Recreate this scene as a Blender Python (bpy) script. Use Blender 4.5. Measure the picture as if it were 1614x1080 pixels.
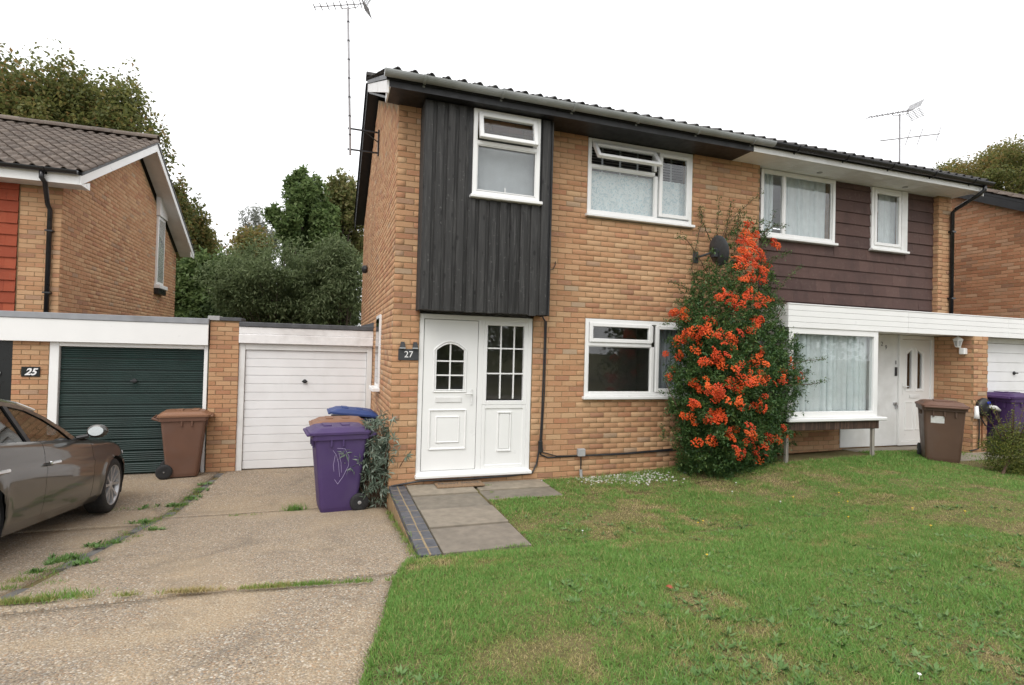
import bpy, math, random
import numpy as np
from mathutils import Vector, Matrix
random.seed(7); rng = np.random.default_rng(7)
for o in list(bpy.data.objects): bpy.data.objects.remove(o)
scene = bpy.context.scene
COL = scene.collection
R = math.radians

# ------------------------------------------------------------------ camera
CAM = dict(f=853.97, yaw=.3271, pitch=.0154, roll=.0259)
CP = np.array([-.7742, -7.0067, 1.755])
_y, _p, _r = CAM['yaw'], CAM['pitch'], CAM['roll']
FW = np.array([math.sin(_y)*math.cos(_p), math.cos(_y)*math.cos(_p), math.sin(_p)])
_rt = np.array([math.cos(_y), -math.sin(_y), 0.]); _up = np.cross(_rt, FW)
RT = _rt*math.cos(_r)+_up*math.sin(_r); UP = -_rt*math.sin(_r)+_up*math.cos(_r)
cam = bpy.data.cameras.new('camera'); camo = bpy.data.objects.new('camera', cam); COL.objects.link(camo)
cam.sensor_width = 36; cam.sensor_fit = 'HORIZONTAL'; cam.lens = CAM['f']/1614*36
cam.clip_start = .05; cam.clip_end = 3000
m = Matrix(((RT[0], UP[0], -FW[0], CP[0]), (RT[1], UP[1], -FW[1], CP[1]), (RT[2], UP[2], -FW[2], CP[2]), (0, 0, 0, 1)))
camo.matrix_world = m
scene.camera = camo
scene.render.resolution_x = 1024; scene.render.resolution_y = 685

# ------------------------------------------------------------------ sky, sun, exposure
SUN_EL, SUN_AZ = 50, 215          # azimuth of the sun seen from above: 0 = +Y, 90 = +X
w = bpy.data.worlds.new('World'); scene.world = w; w.use_nodes = True
nt = w.node_tree; nt.nodes.clear()
sky = nt.nodes.new('ShaderNodeTexSky'); sky.sky_type = 'NISHITA'; sky.sun_disc = False
sky.sun_elevation = R(SUN_EL); sky.sun_rotation = R(SUN_AZ)
sky.air_density = 1.0; sky.dust_density = 2.0; sky.ozone_density = 1.0
hs = nt.nodes.new('ShaderNodeHueSaturation'); hs.inputs['Saturation'].default_value = .13   # cloud cover: almost no blue left
mixc = nt.nodes.new('ShaderNodeMix'); mixc.data_type = 'RGBA'; mixc.inputs[0].default_value = .85
mixc.inputs[7].default_value = (11.8, 11.9, 12.1, 1)      # the even white of a closed cloud deck
bg = nt.nodes.new('ShaderNodeBackground'); bg.inputs[1].default_value = .11
wo = nt.nodes.new('ShaderNodeOutputWorld')
nt.links.new(sky.outputs[0], hs.inputs['Color']); nt.links.new(hs.outputs[0], mixc.inputs[6])
nt.links.new(mixc.outputs[2], bg.inputs[0]); nt.links.new(bg.outputs[0], wo.inputs[0])
sl = bpy.data.lights.new('sun', 'SUN'); sl.energy = 1.2; sl.angle = R(40); sl.color = (1, .96, .9)
so = bpy.data.objects.new('sun', sl); COL.objects.link(so)
sd = Vector((math.sin(R(SUN_AZ))*math.cos(R(SUN_EL)), math.cos(R(SUN_AZ))*math.cos(R(SUN_EL)), math.sin(R(SUN_EL))))
so.rotation_euler = (-sd).to_track_quat('-Z', 'Y').to_euler(); so.location = (0, -10, 20)
vs = scene.view_settings; vs.view_transform = 'Standard'; vs.look = 'None'; vs.exposure = .42; vs.gamma = 1
scene.render.engine = 'CYCLES'

# ------------------------------------------------------------------ helpers
def ray(u, v): return FW+RT*(u-807)/CAM['f']-UP*(v-540)/CAM['f']
def pix(u, v, ax, val):
    d = ray(u, v); i = 'xyz'.index(ax); return CP+d*((val-CP[i])/d[i])
def proj(P):
    d = np.asarray(P, float)-CP; z = d@FW
    return 807+CAM['f']*(d@RT)/z, 540-CAM['f']*(d@UP)/z, z
def pixg(u, v, zf):
    d = ray(u, v); t = 1.
    for _ in range(60):
        P = CP+d*t; t += (zf(P[0], P[1])-P[2])/d[2]*.6
    return CP+d*t

class MB:
    def __init__(s): s.v = []; s.f = []
    def add(s, V, F):
        b = len(s.v); s.v += [tuple(map(float, p)) for p in V]; s.f += [tuple(i+b for i in q) for q in F]; return s
    def box(s, x0, x1, y0, y1, z0, z1):
        return s.add([(x0,y0,z0),(x1,y0,z0),(x1,y1,z0),(x0,y1,z0),(x0,y0,z1),(x1,y0,z1),(x1,y1,z1),(x0,y1,z1)],
                     [(0,3,2,1),(4,5,6,7),(0,1,5,4),(1,2,6,5),(2,3,7,6),(3,0,4,7)])
    def bbox(s, x0, x1, y0, y1, z0, z1, b=.006):
        """box with chamfered edges"""
        lo = (x0,y0,z0); hi = (x1,y1,z1); V = []; idx = {}
        for cx in (0,1):
            for cy in (0,1):
                for cz in (0,1):
                    c = (cx,cy,cz)
                    for a in range(3):
                        p = []
                        for k in range(3):
                            e = hi[k] if c[k] else lo[k]
                            if k != a: e += -b if c[k] else b
                            p.append(e)
                        idx[(c,a)] = len(V); V.append(p)
        F = []
        for a in range(3):
            o1, o2 = [k for k in range(3) if k != a]
            for sde in (0,1):
                q = []
                for (i,j) in ((0,0),(1,0),(1,1),(0,1)):
                    c = [0,0,0]; c[a] = sde; c[o1] = i; c[o2] = j; q.append(idx[(tuple(c),a)])
                F.append(q if (sde == 1) == (a != 1) else q[::-1])
        for a in range(3):
            o1, o2 = [k for k in range(3) if k != a]
            for i in (0,1):
                for j in (0,1):
                    c0 = [0,0,0]; c0[o1] = i; c0[o2] = j; c1 = list(c0); c1[a] = 1
                    F.append((idx[(tuple(c0),o1)], idx[(tuple(c1),o1)], idx[(tuple(c1),o2)], idx[(tuple(c0),o2)]))
        for c in [(i,j,k) for i in (0,1) for j in (0,1) for k in (0,1)]:
            F.append((idx[(c,0)], idx[(c,1)], idx[(c,2)]))
        return s.add(V, F)
    def prism(s, poly, ext):
        n = len(poly); e = np.asarray(ext, float)
        V = [np.asarray(p, float) for p in poly]; V += [p+e for p in V]
        return s.add(V, [tuple(range(n)), tuple(range(2*n-1, n-1, -1))]+[((i+1)%n, i, n+i, n+(i+1)%n) for i in range(n)])
    def quad(s, a, b, c, d): return s.add([a,b,c,d], [(0,1,2,3)])
    def tube(s, pts, r, n=8, cap=True):
        pts = [np.asarray(p, float) for p in pts]; k = len(pts)
        rr = r if hasattr(r, '__len__') else [r]*k
        V = []; prev = None
        for i in range(k):
            t = pts[min(i+1,k-1)]-pts[max(i-1,0)]; t = t/(np.linalg.norm(t)+1e-9)
            if prev is None:
                a = np.array((0,0,1.)) if abs(t[2]) < .9 else np.array((1.,0,0))
                x = np.cross(t, a)
            else: x = prev-t*(prev@t)
            x = x/(np.linalg.norm(x)+1e-9); prev = x; y = np.cross(t, x)
            for j in range(n):
                an = 2*math.pi*j/n; V.append(pts[i]+(x*math.cos(an)+y*math.sin(an))*rr[i])
        F = [(i*n+j, i*n+(j+1)%n, (i+1)*n+(j+1)%n, (i+1)*n+j) for i in range(k-1) for j in range(n)]
        if cap: F += [tuple(range(n-1,-1,-1)), tuple((k-1)*n+j for j in range(n))]
        return s.add(V, F)
    def lathe(s, prof, c, ax, n=24, cap=True):
        """prof: (radius, height along ax) pairs"""
        ax = np.asarray(ax, float); ax /= np.linalg.norm(ax)
        a = np.array((0,0,1.)) if abs(ax[2]) < .9 else np.array((1.,0,0))
        x = np.cross(ax, a); x /= np.linalg.norm(x); y = np.cross(ax, x); c = np.asarray(c, float)
        V = [c+ax*h+(x*math.cos(2*math.pi*j/n)+y*math.sin(2*math.pi*j/n))*r for r,h in prof for j in range(n)]
        k = len(prof)
        F = [(i*n+j, i*n+(j+1)%n, (i+1)*n+(j+1)%n, (i+1)*n+j) for i in range(k-1) for j in range(n)]
        if cap: F += [tuple(range(n-1,-1,-1)), tuple((k-1)*n+j for j in range(n))]
        return s.add(V, F)
    def ball(s, c, r, nu=8, nv=6, sc=(1,1,1)):
        V = []; 
        for i in range(1, nv):
            th = math.pi*i/nv
            for j in range(nu):
                ph = 2*math.pi*j/nu
                V.append((c[0]+r*sc[0]*math.sin(th)*math.cos(ph), c[1]+r*sc[1]*math.sin(th)*math.sin(ph), c[2]+r*sc[2]*math.cos(th)))
        t = len(V); V += [(c[0],c[1],c[2]+r*sc[2]), (c[0],c[1],c[2]-r*sc[2])]
        F = [((i)*nu+j, (i+1)*nu+j, (i+1)*nu+(j+1)%nu, i*nu+(j+1)%nu) for i in range(nv-2) for j in range(nu)]
        F += [(t, j, (j+1)%nu) for j in range(nu)]+[(t+1, (nv-2)*nu+(j+1)%nu, (nv-2)*nu+j) for j in range(nu)]
        return s.add(V, F)

def tag(o, label=None, cat=None, group=None, kind=None):
    if label: o['label'] = label
    if cat: o['category'] = cat
    if group: o['group'] = group
    if kind: o['kind'] = kind
    return o
ORG = {}
def thing(name, label, cat, loc, group=None):
    o = bpy.data.objects.new(name, None); o.empty_display_size = .1; COL.objects.link(o); o.location = loc
    ORG[o.name] = np.asarray(loc, float)
    return tag(o, label, cat, group)
def mesh(name, V, F, mat=None, smooth=False):
    me = bpy.data.meshes.new(name); me.from_pydata([tuple(v) for v in V], [], F); me.update()
    if mat: me.materials.append(mat)
    if smooth: me.polygons.foreach_set('use_smooth', [True]*len(me.polygons))
    return me
def link(name, me, parent=None, loc=(0,0,0)):
    o = bpy.data.objects.new(name, me); COL.objects.link(o); o.location = loc
    if parent is not None:
        o.parent = parent
        ORG[o.name] = ORG.get(parent.name, np.zeros(3))
    return o
def part(name, mb, mat, parent, smooth=False, local=False):
    """mb in world coordinates (or local to the thing with local=True); parts share the thing's origin"""
    V = np.asarray(mb.v, float)
    if not local: V = V-ORG.get(parent.name, np.zeros(3))
    o = link(name, mesh(name, V, mb.f, mat, smooth), parent)
    return o
def single(name, mb, mat, label, cat, group=None, kind=None, smooth=False, org=None):
    V = np.asarray(mb.v, float)
    if org is None: org = np.array([(V[:,0].min()+V[:,0].max())/2, (V[:,1].min()+V[:,1].max())/2, V[:,2].min()])
    o = link(name, mesh(name, V-org, mb.f, mat, smooth), None, org); ORG[o.name] = np.asarray(org, float)
    return tag(o, label, cat, group, kind)
def npmesh(name, V, F, mat, rnd=None, smooth=False, norms=None):
    """V (n,3), F (m,k) arrays; rnd: per-face float"""
    me = bpy.data.meshes.new(name); V = np.ascontiguousarray(V, dtype=np.float32); F = np.ascontiguousarray(F, dtype=np.int32)
    k = F.shape[1]; me.vertices.add(len(V)); me.vertices.foreach_set('co', V.ravel())
    me.loops.add(F.size); me.loops.foreach_set('vertex_index', F.ravel())
    me.polygons.add(len(F)); me.polygons.foreach_set('loop_start', np.arange(0, F.size, k, dtype=np.int32))
    try: me.polygons.foreach_set('loop_total', np.full(len(F), k, dtype=np.int32))
    except Exception: pass
    if smooth: me.polygons.foreach_set('use_smooth', np.ones(len(F), dtype=bool))
    if rnd is not None:
        a = me.attributes.new('rnd', 'FLOAT', 'FACE'); a.data.foreach_set('value', np.ascontiguousarray(rnd, dtype=np.float32))
    me.materials.append(mat); me.update(); me.validate()
    return me
def copy_tree(o, parent=None):
    c = o.copy(); COL.objects.link(c); c.parent = parent
    for ch in list(o.children): copy_tree(ch, c)
    return c

# ------------------------------------------------------------------ materials
def newmat(name):
    mt = bpy.data.materials.new(name); mt.use_nodes = True; t = mt.node_tree
    return mt, t, t.nodes['Principled BSDF'], t.nodes['Material Output']
def node(t, typ, **kw):
    n = t.nodes.new(typ)
    for k, v in kw.items(): setattr(n, k, v)
    return n
def wpos(t): return node(t, 'ShaderNodeNewGeometry').outputs['Position']
def noise(t, scale, detail=3, vec=None, dist=0):
    n = node(t, 'ShaderNodeTexNoise'); n.inputs['Scale'].default_value = scale; n.inputs['Detail'].default_value = detail
    n.inputs['Distortion'].default_value = dist
    t.links.new(vec if vec is not None else wpos(t), n.inputs['Vector']); return n.outputs['Fac']
def ramp(t, fac, stops, interp='LINEAR'):
    n = node(t, 'ShaderNodeValToRGB'); cr = n.color_ramp; cr.interpolation = interp
    while len(cr.elements) < len(stops): cr.elements.new(.5)
    for e, (p, c) in zip(cr.elements, stops): e.position = p; e.color = (*c, 1) if len(c) == 3 else c
    t.links.new(fac, n.inputs[0]); return n.outputs[0]
def mixrgb(t, a, b, fac, mode='MIX'):
    n = node(t, 'ShaderNodeMix', data_type='RGBA', blend_type=mode)
    for sock, val in ((0, fac), (6, a), (7, b)):
        if isinstance(val, (int, float)): n.inputs[sock].default_value = val
        elif isinstance(val, tuple): n.inputs[sock].default_value = (*val, 1)
        else: t.links.new(val, n.inputs[sock])
    return n.outputs[2]
def math_(t, op, a, b=0.):
    n = node(t, 'ShaderNodeMath', operation=op)
    for i, x in enumerate((a, b)):
        if isinstance(x, (int, float)): n.inputs[i].default_value = x
        else: t.links.new(x, n.inputs[i])
    return n.outputs[0]
def bump(t, b, h, strength=.3, dist=.01):
    n = node(t, 'ShaderNodeBump'); n.inputs['Strength'].default_value = strength; n.inputs['Distance'].default_value = dist
    t.links.new(h, n.inputs['Height']); t.links.new(n.outputs[0], b.inputs['Normal'])
def rnd_of(t):
    """one random number per piece: its own attribute plus its object's random"""
    a = node(t, 'ShaderNodeAttribute', attribute_name='rnd'); o = node(t, 'ShaderNodeObjectInfo')
    return math_(t, 'FRACT', math_(t, 'ADD', a.outputs['Fac'], o.outputs['Random']))
def scalevec(t, s):
    n = node(t, 'ShaderNodeVectorMath', operation='MULTIPLY'); t.links.new(wpos(t), n.inputs[0]); n.inputs[1].default_value = s
    return n.outputs[0]
def plain(name, col, rough=.5, metal=0., var=.12, scale=6., bmp=0., bscale=60., spec=.5, dirt=None, dirt_amt=.5):
    mt, t, b, o = newmat(name)
    dk = tuple(c*(1-var) for c in col); lt = tuple(min(1, c*(1+var)) for c in col)
    c = ramp(t, noise(t, scale, 5), [(.3, dk), (.7, lt)])
    if dirt:
        f = ramp(t, noise(t, 2.3, 6, dist=.6), [(.5, (0,0,0)), (.75, (dirt_amt,)*3)])
        c = mixrgb(t, c, dirt, f)
    t.links.new(c, b.inputs['Base Color'])
    rr = ramp(t, noise(t, scale*2.3, 3), [(.3, (rough*.85,)*3), (.7, (min(1, rough*1.15),)*3)]); t.links.new(rr, b.inputs['Roughness'])
    b.inputs['Metallic'].default_value = metal; b.inputs['Specular IOR Level'].default_value = spec
    if bmp: bump(t, b, noise(t, bscale, 4), bmp, .004)
    return mt
def brick_mat(name, stops, dark=1.):
    mt, t, b, o = newmat(name); r = rnd_of(t)
    c = ramp(t, r, [(p, tuple(x*dark for x in q)) for p, q in stops])
    c = mixrgb(t, c, (.62,.55,.45), ramp(t, noise(t, 45, 5), [(.58, (0,0,0)), (.8, (.32,)*3)]))
    c = mixrgb(t, c, (.10,.065,.045), ramp(t, noise(t, 90, 3), [(.60, (0,0,0)), (.78, (.4,)*3)]))
    c = mixrgb(t, c, (.16,.11,.07), ramp(t, noise(t, 1.1, 5), [(.5, (0,0,0)), (.8, (.30,)*3)]))
    t.links.new(c, b.inputs['Base Color']); b.inputs['Roughness'].default_value = .9; b.inputs['Specular IOR Level'].default_value = .2
    bump(t, b, noise(t, 130, 5), .5, .004)
    return mt
MAT = {}
BUFF = [(0,(.415,.215,.115)),(.16,(.475,.27,.148)),(.32,(.515,.315,.18)),(.46,(.465,.245,.135)),(.60,(.485,.28,.155)),(.74,(.535,.345,.20)),(.86,(.44,.215,.12)),(.96,(.36,.195,.12)),(1,(.44,.325,.22))]
MAT['brick'] = brick_mat('buff_brick', BUFF)
REDB = [(0,(.26,.12,.065)),(.2,(.37,.17,.09)),(.4,(.42,.22,.125)),(.6,(.34,.15,.08)),(.8,(.44,.26,.16)),(1,(.23,.115,.07))]
MAT['brick_red'] = brick_mat('red_brick', REDB)
MAT['mortar'] = plain('mortar', (.30,.20,.105), .95, var=.25, scale=9, bmp=.4, bscale=150)
MAT['upvc'] = plain('white_upvc', (.80,.80,.79), .32, var=.02, scale=3)
MAT['upvc_old'] = plain('painted_white', (.74,.74,.73), .5, var=.05, scale=5, dirt=(.42,.40,.36), dirt_amt=.35)
MAT['white_paint'] = plain('flaky_white_paint', (.78,.77,.77), .6, var=.05, scale=12, dirt=(.32,.28,.25), dirt_amt=.35)
def wood_mat(name, col, knots=True):
    mt, t, b, o = newmat(name); r = rnd_of(t)
    v = scalevec(t, (40, 40, 2.2)); g = noise(t, 1., 6, v, .8)
    base = ramp(t, g, [(.25, tuple(c*.5 for c in col)), (.5, col), (.72, tuple(c*3.2 for c in col))])
    base = mixrgb(t, base, tuple(c*2.1 for c in col), math_(t, 'MULTIPLY', r, .55))
    if knots:
        vo = node(t, 'ShaderNodeTexVoronoi'); vo.inputs['Scale'].default_value = 1.
        t.links.new(scalevec(t, (9, 9, 4.5)), vo.inputs['Vector'])
        base = mixrgb(t, base, tuple(c*.3 for c in col), ramp(t, vo.outputs['Distance'], [(.10, (.8,)*3), (.2, (0,0,0))]))
    sc = ramp(t, noise(t, 26, 5), [(.64, (0,0,0)), (.76, (.5,)*3)])
    base = mixrgb(t, base, (.16,.155,.15), sc)
    t.links.new(base, b.inputs['Base Color']); b.inputs['Roughness'].default_value = .62; b.inputs['Specular IOR Level'].default_value = .35
    bump(t, b, g, .45, .004); return mt
MAT['blackwood'] = wood_mat('black_stained_timber', (.021,.0205,.020))
MAT['blackpaint'] = plain('black_fascia_paint', (.013,.013,.0145), .5, var=.3, scale=5, bmp=.2, bscale=30)
MAT['brownwood'] = wood_mat('dark_brown_timber', (.05,.03,.022))
MAT['greywood'] = wood_mat('weathered_grey_timber', (.17,.155,.135), False)
MAT['gutter_grey'] = plain('grey_plastic_gutter', (.30,.315,.315), .42, var=.12, scale=3, dirt=(.13,.14,.11), dirt_amt=.6)
MAT['gutter_black'] = plain('black_plastic_gutter', (.014,.014,.016), .3, var=.3, scale=4)
MAT['roof_felt'] = plain('roofing_felt', (.085,.088,.095), .85, var=.25, scale=7, bmp=.4, bscale=200)
MAT['grey_trim'] = plain('grey_metal_trim', (.27,.28,.30), .5, var=.12, scale=5, dirt=(.14,.13,.12), dirt_amt=.5)
MAT['lead'] = plain('lead_flashing', (.20,.20,.215), .6, var=.2, scale=8)
def tile_mat(name, cols, lich=(.35,.34,.30), la=.35):
    mt, t, b, o = newmat(name); r = rnd_of(t); c = ramp(t, r, [(i/(len(cols)-1), q) for i, q in enumerate(cols)])
    c = mixrgb(t, c, lich, ramp(t, noise(t, 20, 6), [(.55, (0,0,0)), (.75, (la,)*3)]))
    c = mixrgb(t, c, tuple(x*.45 for x in cols[0]), ramp(t, noise(t, 5, 5), [(.5, (0,0,0)), (.8, (.5,)*3)]))
    t.links.new(c, b.inputs['Base Color']); b.inputs['Roughness'].default_value = .85; bump(t, b, noise(t, 90, 5), .4, .004); return mt
MAT['rooftile'] = tile_mat('concrete_roof_tile', [(.085,.063,.05),(.13,.098,.078),(.10,.077,.062),(.155,.12,.095)])
MAT['rooftile_dark'] = tile_mat('dark_roof_tile', [(.045,.043,.042),(.065,.06,.058),(.05,.048,.046)])
MAT['tile_orange'] = tile_mat('orange_hung_tile', [(.24,.042,.017),(.30,.058,.023),(.26,.048,.019),(.34,.072,.03)], (.30,.12,.07), .3)
MAT['tile_brown'] = tile_mat('brown_hung_tile', [(.072,.040,.035),(.095,.052,.044),(.082,.045,.038),(.11,.062,.052)], (.17,.13,.11), .3)
def glass_mat(name, tint=(.97,.98,.98), boost=1.2):
    mt, t, b, o = newmat(name); t.nodes.remove(b)
    ge = node(t, 'ShaderNodeNewGeometry'); dt = node(t, 'ShaderNodeVectorMath', operation='DOT_PRODUCT')
    t.links.new(ge.outputs['Incoming'], dt.inputs[0]); t.links.new(ge.outputs['Normal'], dt.inputs[1])
    c5 = math_(t, 'POWER', math_(t, 'SUBTRACT', 1., math_(t, 'ABSOLUTE', dt.outputs['Value'])), 5.)       # Schlick, the same from both faces
    f = math_(t, 'MINIMUM', math_(t, 'MULTIPLY', math_(t, 'ADD', .04, math_(t, 'MULTIPLY', c5, .96)), boost), 1.)
    tr = node(t, 'ShaderNodeBsdfTransparent'); tr.inputs[0].default_value = (*tint, 1)
    gl = node(t, 'ShaderNodeBsdfGlossy'); gl.inputs['Roughness'].default_value = .015
    bp = node(t, 'ShaderNodeBump'); bp.inputs['Strength'].default_value = .02; bp.inputs['Distance'].default_value = .02
    t.links.new(noise(t, 2.2, 2), bp.inputs['Height']); t.links.new(bp.outputs[0], gl.inputs['Normal'])
    mx = node(t, 'ShaderNodeMixShader'); t.links.new(f, mx.inputs[0]); t.links.new(tr.outputs[0], mx.inputs[1]); t.links.new(gl.outputs[0], mx.inputs[2])
    t.links.new(mx.outputs[0], o.inputs[0]); return mt
MAT['glass'] = glass_mat('window_glass', boost=1.5)
MAT['carglass'] = glass_mat('car_glass', (.55,.6,.6), 1.6)
def cloth_mat(name, col, pattern=None, trans=.35):
    mt, t, b, o = newmat(name); t.nodes.remove(b)
    c = ramp(t, noise(t, 9, 3), [(.3, tuple(x*.9 for x in col)), (.7, col)])
    if pattern:
        vo = node(t, 'ShaderNodeTexVoronoi'); vo.inputs['Scale'].default_value = 22; t.links.new(wpos(t), vo.inputs['Vector'])
        c = mixrgb(t, c, pattern, ramp(t, vo.outputs['Distance'], [(.18, (.9,)*3), (.30, (0,0,0))]))
        c = mixrgb(t, c, tuple(x*.8 for x in pattern), ramp(t, noise(t, 16, 4, dist=2), [(.52, (0,0,0)), (.6, (.6,)*3)]))
    d = node(t, 'ShaderNodeBsdfDiffuse'); tl = node(t, 'ShaderNodeBsdfTranslucent'); mx = node(t, 'ShaderNodeMixShader'); mx.inputs[0].default_value = trans
    t.links.new(c, d.inputs[0]); t.links.new(c, tl.inputs[0]); t.links.new(d.outputs[0], mx.inputs[1]); t.links.new(tl.outputs[0], mx.inputs[2])
    t.links.new(mx.outputs[0], o.inputs[0]); return mt
MAT['net'] = cloth_mat('net_curtain', (.88,.95,.96)); MAT['net_floral'] = cloth_mat('floral_net', (.80,.87,.88), (.52,.70,.76), .2)
MAT['curtain_grey'] = cloth_mat('grey_curtain', (.50,.54,.58)); MAT['blind'] = cloth_mat('pale_blind', (.56,.59,.61))
MAT['plaster'] = plain('room_plaster', (.55,.53,.50), .9, var=.05)
MAT['dark_slat'] = plain('dark_blind_slat', (.07,.065,.065), .6)
MAT['rubber'] = plain('black_rubber', (.017,.017,.018), .75, var=.3, scale=20)
MAT['black_plastic'] = plain('black_plastic', (.02,.02,.022), .45, var=.2)
MAT['steel'] = plain('galvanised_steel', (.42,.42,.43), .35, metal=.85, var=.2, scale=15)
MAT['aluminium'] = plain('aluminium_tube', (.33,.32,.33), .45, metal=.4, var=.15, scale=9)
MAT['chrome'] = plain('chrome', (.75,.75,.76), .12, metal=1., var=.05)
MAT['concrete_grey'] = plain('grey_box_paint', (.36,.36,.36), .7, var=.1)
def leaf_mat(name, cols, trans=.3, rough=.55):
    mt, t, b, o = newmat(name); r = rnd_of(t)
    c = ramp(t, r, [(i/(len(cols)-1), q) for i, q in enumerate(cols)])
    t.links.new(c, b.inputs['Base Color']); b.inputs['Roughness'].default_value = rough; b.inputs['Specular IOR Level'].default_value = .3
    tl = node(t, 'ShaderNodeBsdfTranslucent'); t.links.new(c, tl.inputs[0])
    mx = node(t, 'ShaderNodeMixShader'); mx.inputs[0].default_value = trans
    t.links.new(b.outputs[0], mx.inputs[1]); t.links.new(tl.outputs[0], mx.inputs[2]); t.links.new(mx.outputs[0], o.inputs[0]); return mt
MAT['bark'] = plain('tree_bark', (.085,.065,.05), .95, var=.35, scale=14, bmp=.7, bscale=40)
# ------------------------------------------------------------------ terrain heights
def sm(a, b, x):
    t = min(1, max(0, (x-a)/(b-a))); return t*t*(3-2*t)
def zd(X, Y):                       # driveway: level by the garages, rising to the street
    t = .9-Y
    if t <= 0: return -.37
    if t < .6: return -.37+.113*t*sm(0, .6, t)
    return -.37+.113*t if t < 4.9 else -.37+.113*4.9+.02*min(4, t-4.9)
def zl(X, Y):                       # lawn
    b = .20*sm(2.8, 6.4, X); s = .113*max(0, -2.42-Y) if Y > -4. else .1785+.02*min(4, -4.-Y)
    return -.012+.038*sm(2.42, 2.75, -Y)*(1-sm(1, 4, X))+b+s*(1-.45*sm(2, 7, X))+.012*math.sin(X*1.7+.4)*math.cos(Y*1.3)*sm(-.2, 1.2, X)
# ground materials
def aggregate_mat():
    mt, t, b, o = newmat('exposed_aggregate_concrete')
    v1 = node(t, 'ShaderNodeTexVoronoi'); v1.inputs['Scale'].default_value = 78; t.links.new(wpos(t), v1.inputs['Vector'])
    v2 = node(t, 'ShaderNodeTexVoronoi'); v2.inputs['Scale'].default_value = 150; t.links.new(wpos(t), v2.inputs['Vector'])
    sx = node(t, 'ShaderNodeSeparateColor'); t.links.new(v1.outputs['Color'], sx.inputs[0])
    sx2 = node(t, 'ShaderNodeSeparateColor'); t.links.new(v2.outputs['Color'], sx2.inputs[0])
    stones = [(0,(.12,.09,.065)),(.18,(.36,.275,.185)),(.36,(.23,.195,.155)),(.5,(.47,.39,.29)),(.64,(.32,.20,.115)),(.78,(.17,.155,.14)),(.92,(.62,.56,.47)),(1,(.38,.24,.14))]
    c1 = ramp(t, sx.outputs[0], stones); c2 = ramp(t, sx2.outputs[1], stones)
    pick = ramp(t, sx.outputs[2], [(.5, (0,0,0)), (.52, (1,1,1))])
    c = mixrgb(t, c1, c2, pick)
    c = mixrgb(t, c, (.25,.205,.15), ramp(t, v1.outputs['Distance'], [(.45, (0,0,0)), (.75, (.75,)*3)]))     # cement between stones
    c = mixrgb(t, c, (.44,.335,.215), ramp(t, noise(t, .8, 5, dist=.5), [(.45, (0,0,0)), (.62, (.45,)*3)]))   # sandy, worn patches
    c = mixrgb(t, c, (.10,.085,.07), ramp(t, noise(t, 1.6, 7, dist=1.), [(.55, (0,0,0)), (.78, (.5,)*3)]))    # damp dark stains
    t.links.new(c, b.inputs['Base Color']); b.inputs['Roughness'].default_value = .85; b.inputs['Specular IOR Level'].default_value = .25
    h = math_(t, 'SUBTRACT', noise(t, 6, 3), math_(t, 'MULTIPLY', v1.outputs['Distance'], .8)); bump(t, b, h, .8, .012); return mt
MAT['aggregate'] = aggregate_mat()
def soil_mat(name, c0, c1):
    mt, t, b, o = newmat(name)
    c = ramp(t, noise(t, 28, 8), [(.3, c0), (.7, c1)]); c = mixrgb(t, c, (.20,.155,.085), ramp(t, noise(t, 2., 4), [(.42, (0,0,0)), (.65, (.7,)*3)]))
    t.links.new(c, b.inputs['Base Color']); b.inputs['Roughness'].default_value = 1; b.inputs['Specular IOR Level'].default_value = .1
    bump(t, b, noise(t, 60, 6), .8, .015); return mt
MAT['soil'] = soil_mat('lawn_soil', (.085,.075,.034), (.18,.16,.07)); MAT['far_ground'] = soil_mat('rough_ground', (.04,.05,.02), (.09,.10,.04))
MAT['slab'] = tile_mat('concrete_paving', [(.15,.13,.105),(.27,.23,.18),(.19,.165,.13),(.31,.27,.21)], (.36,.33,.28), .3)
MAT['paver'] = plain('blue_clay_paver', (.085,.087,.098), .6, var=.28, scale=11, bmp=.2, bscale=90)
MAT['paver_joint'] = plain('sandy_joint', (.28,.21,.12), .95, var=.2, scale=20)
MAT['asphalt'] = plain('road_asphalt', (.055,.055,.056), .9, var=.25, scale=30, bmp=.5, bscale=200)

def patch(name, xl, xr, y0, y1, zf, mat, parent=None, nx=10, ny=10, thick=.12, kind=None, dz=0.):
    """surface between two edge curves, with skirts"""
    V = []; F = []
    for j in range(ny+1):
        Y = y0+(y1-y0)*j/ny
        a, b = xl(Y), xr(Y)
        for i in range(nx+1):
            X = a+(b-a)*i/nx; V.append((X, Y, zf(X, Y)+dz))
    n = nx+1
    for j in range(ny):
        for i in range(nx): F.append((j*n+i, j*n+i+1, (j+1)*n+i+1, (j+1)*n+i))
    rim = [i for i in range(n)]+[j*n+nx for j in range(1, ny+1)]+[ny*n+i for i in range(nx-1, -1, -1)]+[j*n for j in range(ny-1, 0, -1)]
    b0 = len(V); V += [(V[k][0], V[k][1], V[k][2]-thick) for k in rim]
    for k in range(len(rim)): F.append((rim[(k+1)%len(rim)], rim[k], b0+k, b0+(k+1)%len(rim)))
    me = mesh(name, V, F, mat, True); 
    o = link(name, me, parent)
    if kind: o['kind'] = kind
    return o
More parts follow.
